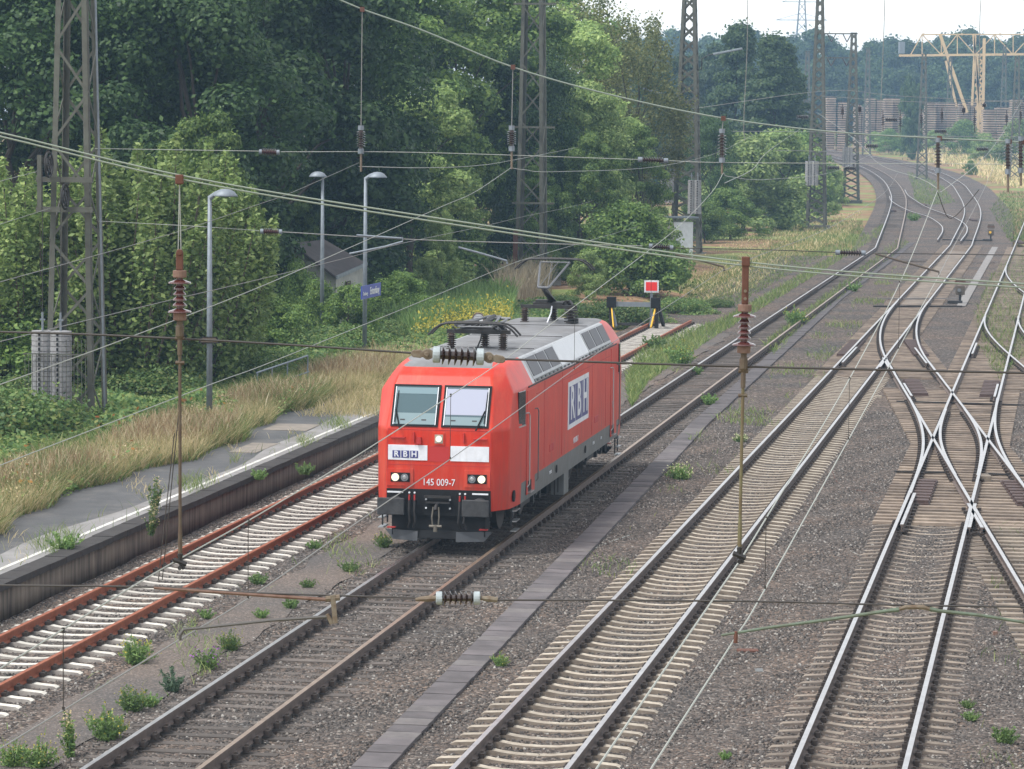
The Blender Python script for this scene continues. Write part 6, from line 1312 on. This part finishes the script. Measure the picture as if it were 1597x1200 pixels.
# point lanterns and rods
for x, y, s, lab in ((1497, 476, 1.0, 'point lantern with rusty top beside the first points'), (1545, 378, 1.0, 'point lantern with orange lens farther away')):
    p = G(x, y, -.3); e = empty('point_lantern', p, 0, lab, 'lantern', 'point lanterns'); mb = MB(); mb.tube([(0, 0, 0), (0, 0, .5)], .06, 8); mb.box((-.25, 0, .12), (.7, .35, .2)); mb.build('stand', M['dark_metal'], e)
    mb = MB(); mb.box((0, 0, .72), (.42, .36, .42)); mb.box((0, 0, 1.08), (.5, .4, .10)); mb.box((0, 0, 1.25), (.44, .3, .18)); mb.build('lantern_box', M['mast_rust'], e, bevel=.02); mb = MB(); mb.tube([(-.08, -.19, .74), (-.08, -.24, .74)], .09, 12); mb.build('lens', M['yellow'] if y < 400 else M['lens'], e)
    mb = MB(); mb.box((0, 0, 1.16), (.52, .34, .05)); mb.build('rusty_band', M['rust'], e)
def rod(name, a, b, r, m, lab):
    mb = MB(); A, B = G(*a), G(*b); mb.bar(A, B, r, r*.8); o = mb.build(name, m); tag(o, lab, 'rod', 'point rods')
rod('point_rod', (1368, 466, -.12), (1496, 466, -.12), .09, M['slab_pale'], 'pale point rod leading to the near lantern'); rod('point_rod', (1362, 478, -.12), (1500, 478, -.12), .09, M['dark_metal'], 'dark point rod just in front of the pale one')
rod('point_rod', (1470, 374, -.12), (1546, 376, -.12), .10, M['dark_metal'], 'point rod leading to the farther lantern'); rod('point_rod', (1395, 736, -.14), (1480, 737, -.14), .05, M['dark_metal'], 'point rod under the left rail below the X'); rod('point_rod', (1520, 738, -.14), (1597, 742, -.14), .05, M['dark_metal'], 'point rod at the right rail below the X'); rod('point_rod', (1398, 626, -.14), (1597, 632, -.14), .05, M['dark_metal'], 'point rod crossing above the X')
for x0, x1_, y, m in ((1522, 1546, 745, 'concrete_dirty'),):
    mb = MB(); A = G((x0+x1_)/2, y, -.1); mb.box((0, 0, 0), (.32, .6, .14)); o = mb.build('junction_box', M[m], bevel=.01); o.location = A; tag(o, 'small brown box beside the rail below the X', 'box')
# loose hoses and debris
def ground_tube(name, px, r, m, lab, z=-.25):
    P = catmull([np.array(G(x, y, z)) for x, y in px], 8); mb = MB(); mb.tube([Vector(p) for p in P], r, 6); tag(mb.build(name, m), lab, 'cable')
ground_tube('cable', ((1298, 735), (1305, 752), (1325, 763), (1345, 766), (1368, 769)), .016, M['rust'], 'rust coloured cable curving on the ballast right of the beige sleepers')
ground_tube('cable', ((812, 935), (828, 946), (840, 968), (846, 975)), .014, M['wire_grey'], 'grey cable loop lying by the slab path'); ground_tube('cable', ((915, 862), (945, 848), (985, 834)), .014, M['wire_light'], 'pale cable lying on the ballast near the slab path'); ground_tube('cable', ((1330, 862), (1345, 868), (1368, 868)), .014, M['wire_light'], 'short pale cable left of the nearest right track')
for x, y, s, m, lab in ((1166, 1015, (.36, .22, .04), 'rust', 'flat rusty plate on the ballast'), (1184, 1046, (.14, .3, .03), 'grey_stripe', 'small dark slab on the ballast'), (1552, 990, (.08, .08, .12), 'cap_rust', 'small red marker stub on the ballast'), (1370, 620, (.2, .2, .12), 'concrete_beige', 'small pale block left of the X'), (1460, 907, (.0, .0, .0), 'rust', '')):
    if s[0]: mb = MB(); mb.box((0, 0, 0), s); o = mb.build('debris', M[m], bevel=.01); o.location = G(x, y, -.24); tag(o, lab, 'debris')
M['pile'] = mat('pile', (.46, .36, .28), .9, 0, (.17, .13, .105), .35)
# sleeper piles and gantry crane in the haze
PG = 'far piles of stacked concrete sleepers'
def pile(x0, x1_, ytop, ybot, d, lab):
    a, b = D(x0, ybot, d), D(x1_, ybot, d); w_ = b.x-a.x; zt = D(x0, ytop, d).z; z0 = float(TZ(d))-.4; root = empty('sleeper_pile', ((a.x+b.x)/2, d, z0), 0, lab, 'sleeper pile', PG); H = zt-z0; mb = MB(); mc = MB(); nb = max(2, int(w_/1.9))
    for q in range(nb):
        xx = -w_/2+(q+.5)*w_/nb+random.uniform(-.1, .1); dy_ = random.uniform(-1.2, 1.2); n = int(H/.42*random.uniform(.95, 1.02)); tilt = random.uniform(-.015, .015)
        for k in range(n):
            z = k*.42; xk = xx+tilt*z+random.uniform(-.05, .05); mb.box((xk, dy_, z+.12), (w_/nb*.94, 4.5, .24)); mc.box((xk, dy_+.3, z+.33), (w_/nb*.6, 4.0, .18))
    mb.build('sleeper_layers', M['pile'], root); mc.build('spacers', M['bark'], root)
for a in ((1288, 1318, 152, 215, 600, 'left end pile of far sleepers behind the crossarm mast'), (1352, 1378, 152, 200, 620, 'pile of far sleepers just right of the crossarm mast'), (1376, 1402, 150, 212, 595, 'pile of far sleepers left of the slim far tree'), (1440, 1490, 156, 210, 600, 'wide pile of far sleepers right of the slim far tree'), (1332, 1352, 160, 195, 640, 'smallest pile of far sleepers'),
          (1492, 1528, 158, 200, 625, 'pile of far sleepers between the crane legs'), (1530, 1572, 165, 232, 580, 'tall near pile of far sleepers right of the crane leg'), (1574, 1640, 156, 200, 620, 'pile of far sleepers at the right edge'), (1404, 1438, 160, 190, 650, 'pile of far sleepers hidden behind the slim far tree')): pile(*a)
cr = empty('gantry_crane', PX(1525, 610), 0, 'pale yellow gantry crane with truss girder and splayed legs over the sleeper piles', 'gantry crane'); cz = cr.location
def c_(x, y, dd=0): return D(x, y, 610+dd)-cz
mb = MB()
for dd in (0, 8):
    mb.bar(c_(1402, 87, dd), c_(1690, 84, dd), .42); mb.bar(c_(1438, 54, dd), c_(1690, 54, dd), .22)
    xs = [1420, 1438, 1468, 1493, 1521, 1551, 1580, 1610, 1640]
    for i in range(len(xs)-1):
        if i: mb.bar(c_(xs[i], 54, dd), c_(xs[i], 86, dd), .16)
        a, b = (86, 54) if i % 2 == 0 else (54, 86); mb.bar(c_(xs[i], a, dd), c_(xs[i+1], b, dd), .17)
for x in (1440, 1500, 1560, 1620): mb.bar(c_(x, 86, 0), c_(x, 86, 8), .4); mb.bar(c_(x, 54, 0), c_(x, 54, 8), .4)
mb.build('truss_girder', M['crane'], cr)
for (x0, y0, x1_, y1, w_) in ((1466, 54, 1508, 176, .55), (1475, 95, 1492, 168, .4), (1521, 54, 1516, 165, .4), (1518, 54, 1530, 190, .4), (1535, 60, 1532, 225, .5), (1524, 90, 1526, 225, .4)):
    mb = MB(); mb.bar(c_(x0, y0), c_(x1_, y1), w_); mb.build('leg', M['crane'], cr)
mb = MB()
for k in range(11): mb.bar(c_(1521, 85+k*12), c_(1532, 97+k*12), .3); mb.bar(c_(1532, 85+k*12), c_(1521, 97+k*12), .3)
mb.build('leg_bracing', M['crane'], cr)
mb = MB(); mb.box(c_(1410, 74)+Vector((0, 4, 0)), (1.0, 2, 2.2)); mb.build('cab', M['galv'], cr)
# ---------------------------------------------------------------- haze
mb = MB(); mb.box((200, 830, 17), (1500, 1800, 42)); hzo = mb.build('haze', []); tag(hzo, kind='stuff')
hm = bpy.data.materials.new('haze'); hm.use_nodes = True; n = hm.node_tree; n.nodes.clear(); v = n.nodes.new('ShaderNodeVolumePrincipled'); v.inputs['Color'].default_value = (.46, .72, 1, 1); v.inputs['Density'].default_value = .00036; v.inputs['Anisotropy'].default_value = .0
ou = n.nodes.new('ShaderNodeOutputMaterial'); n.links.new(v.outputs[0], ou.inputs['Volume']); hzo.data.materials.append(hm)
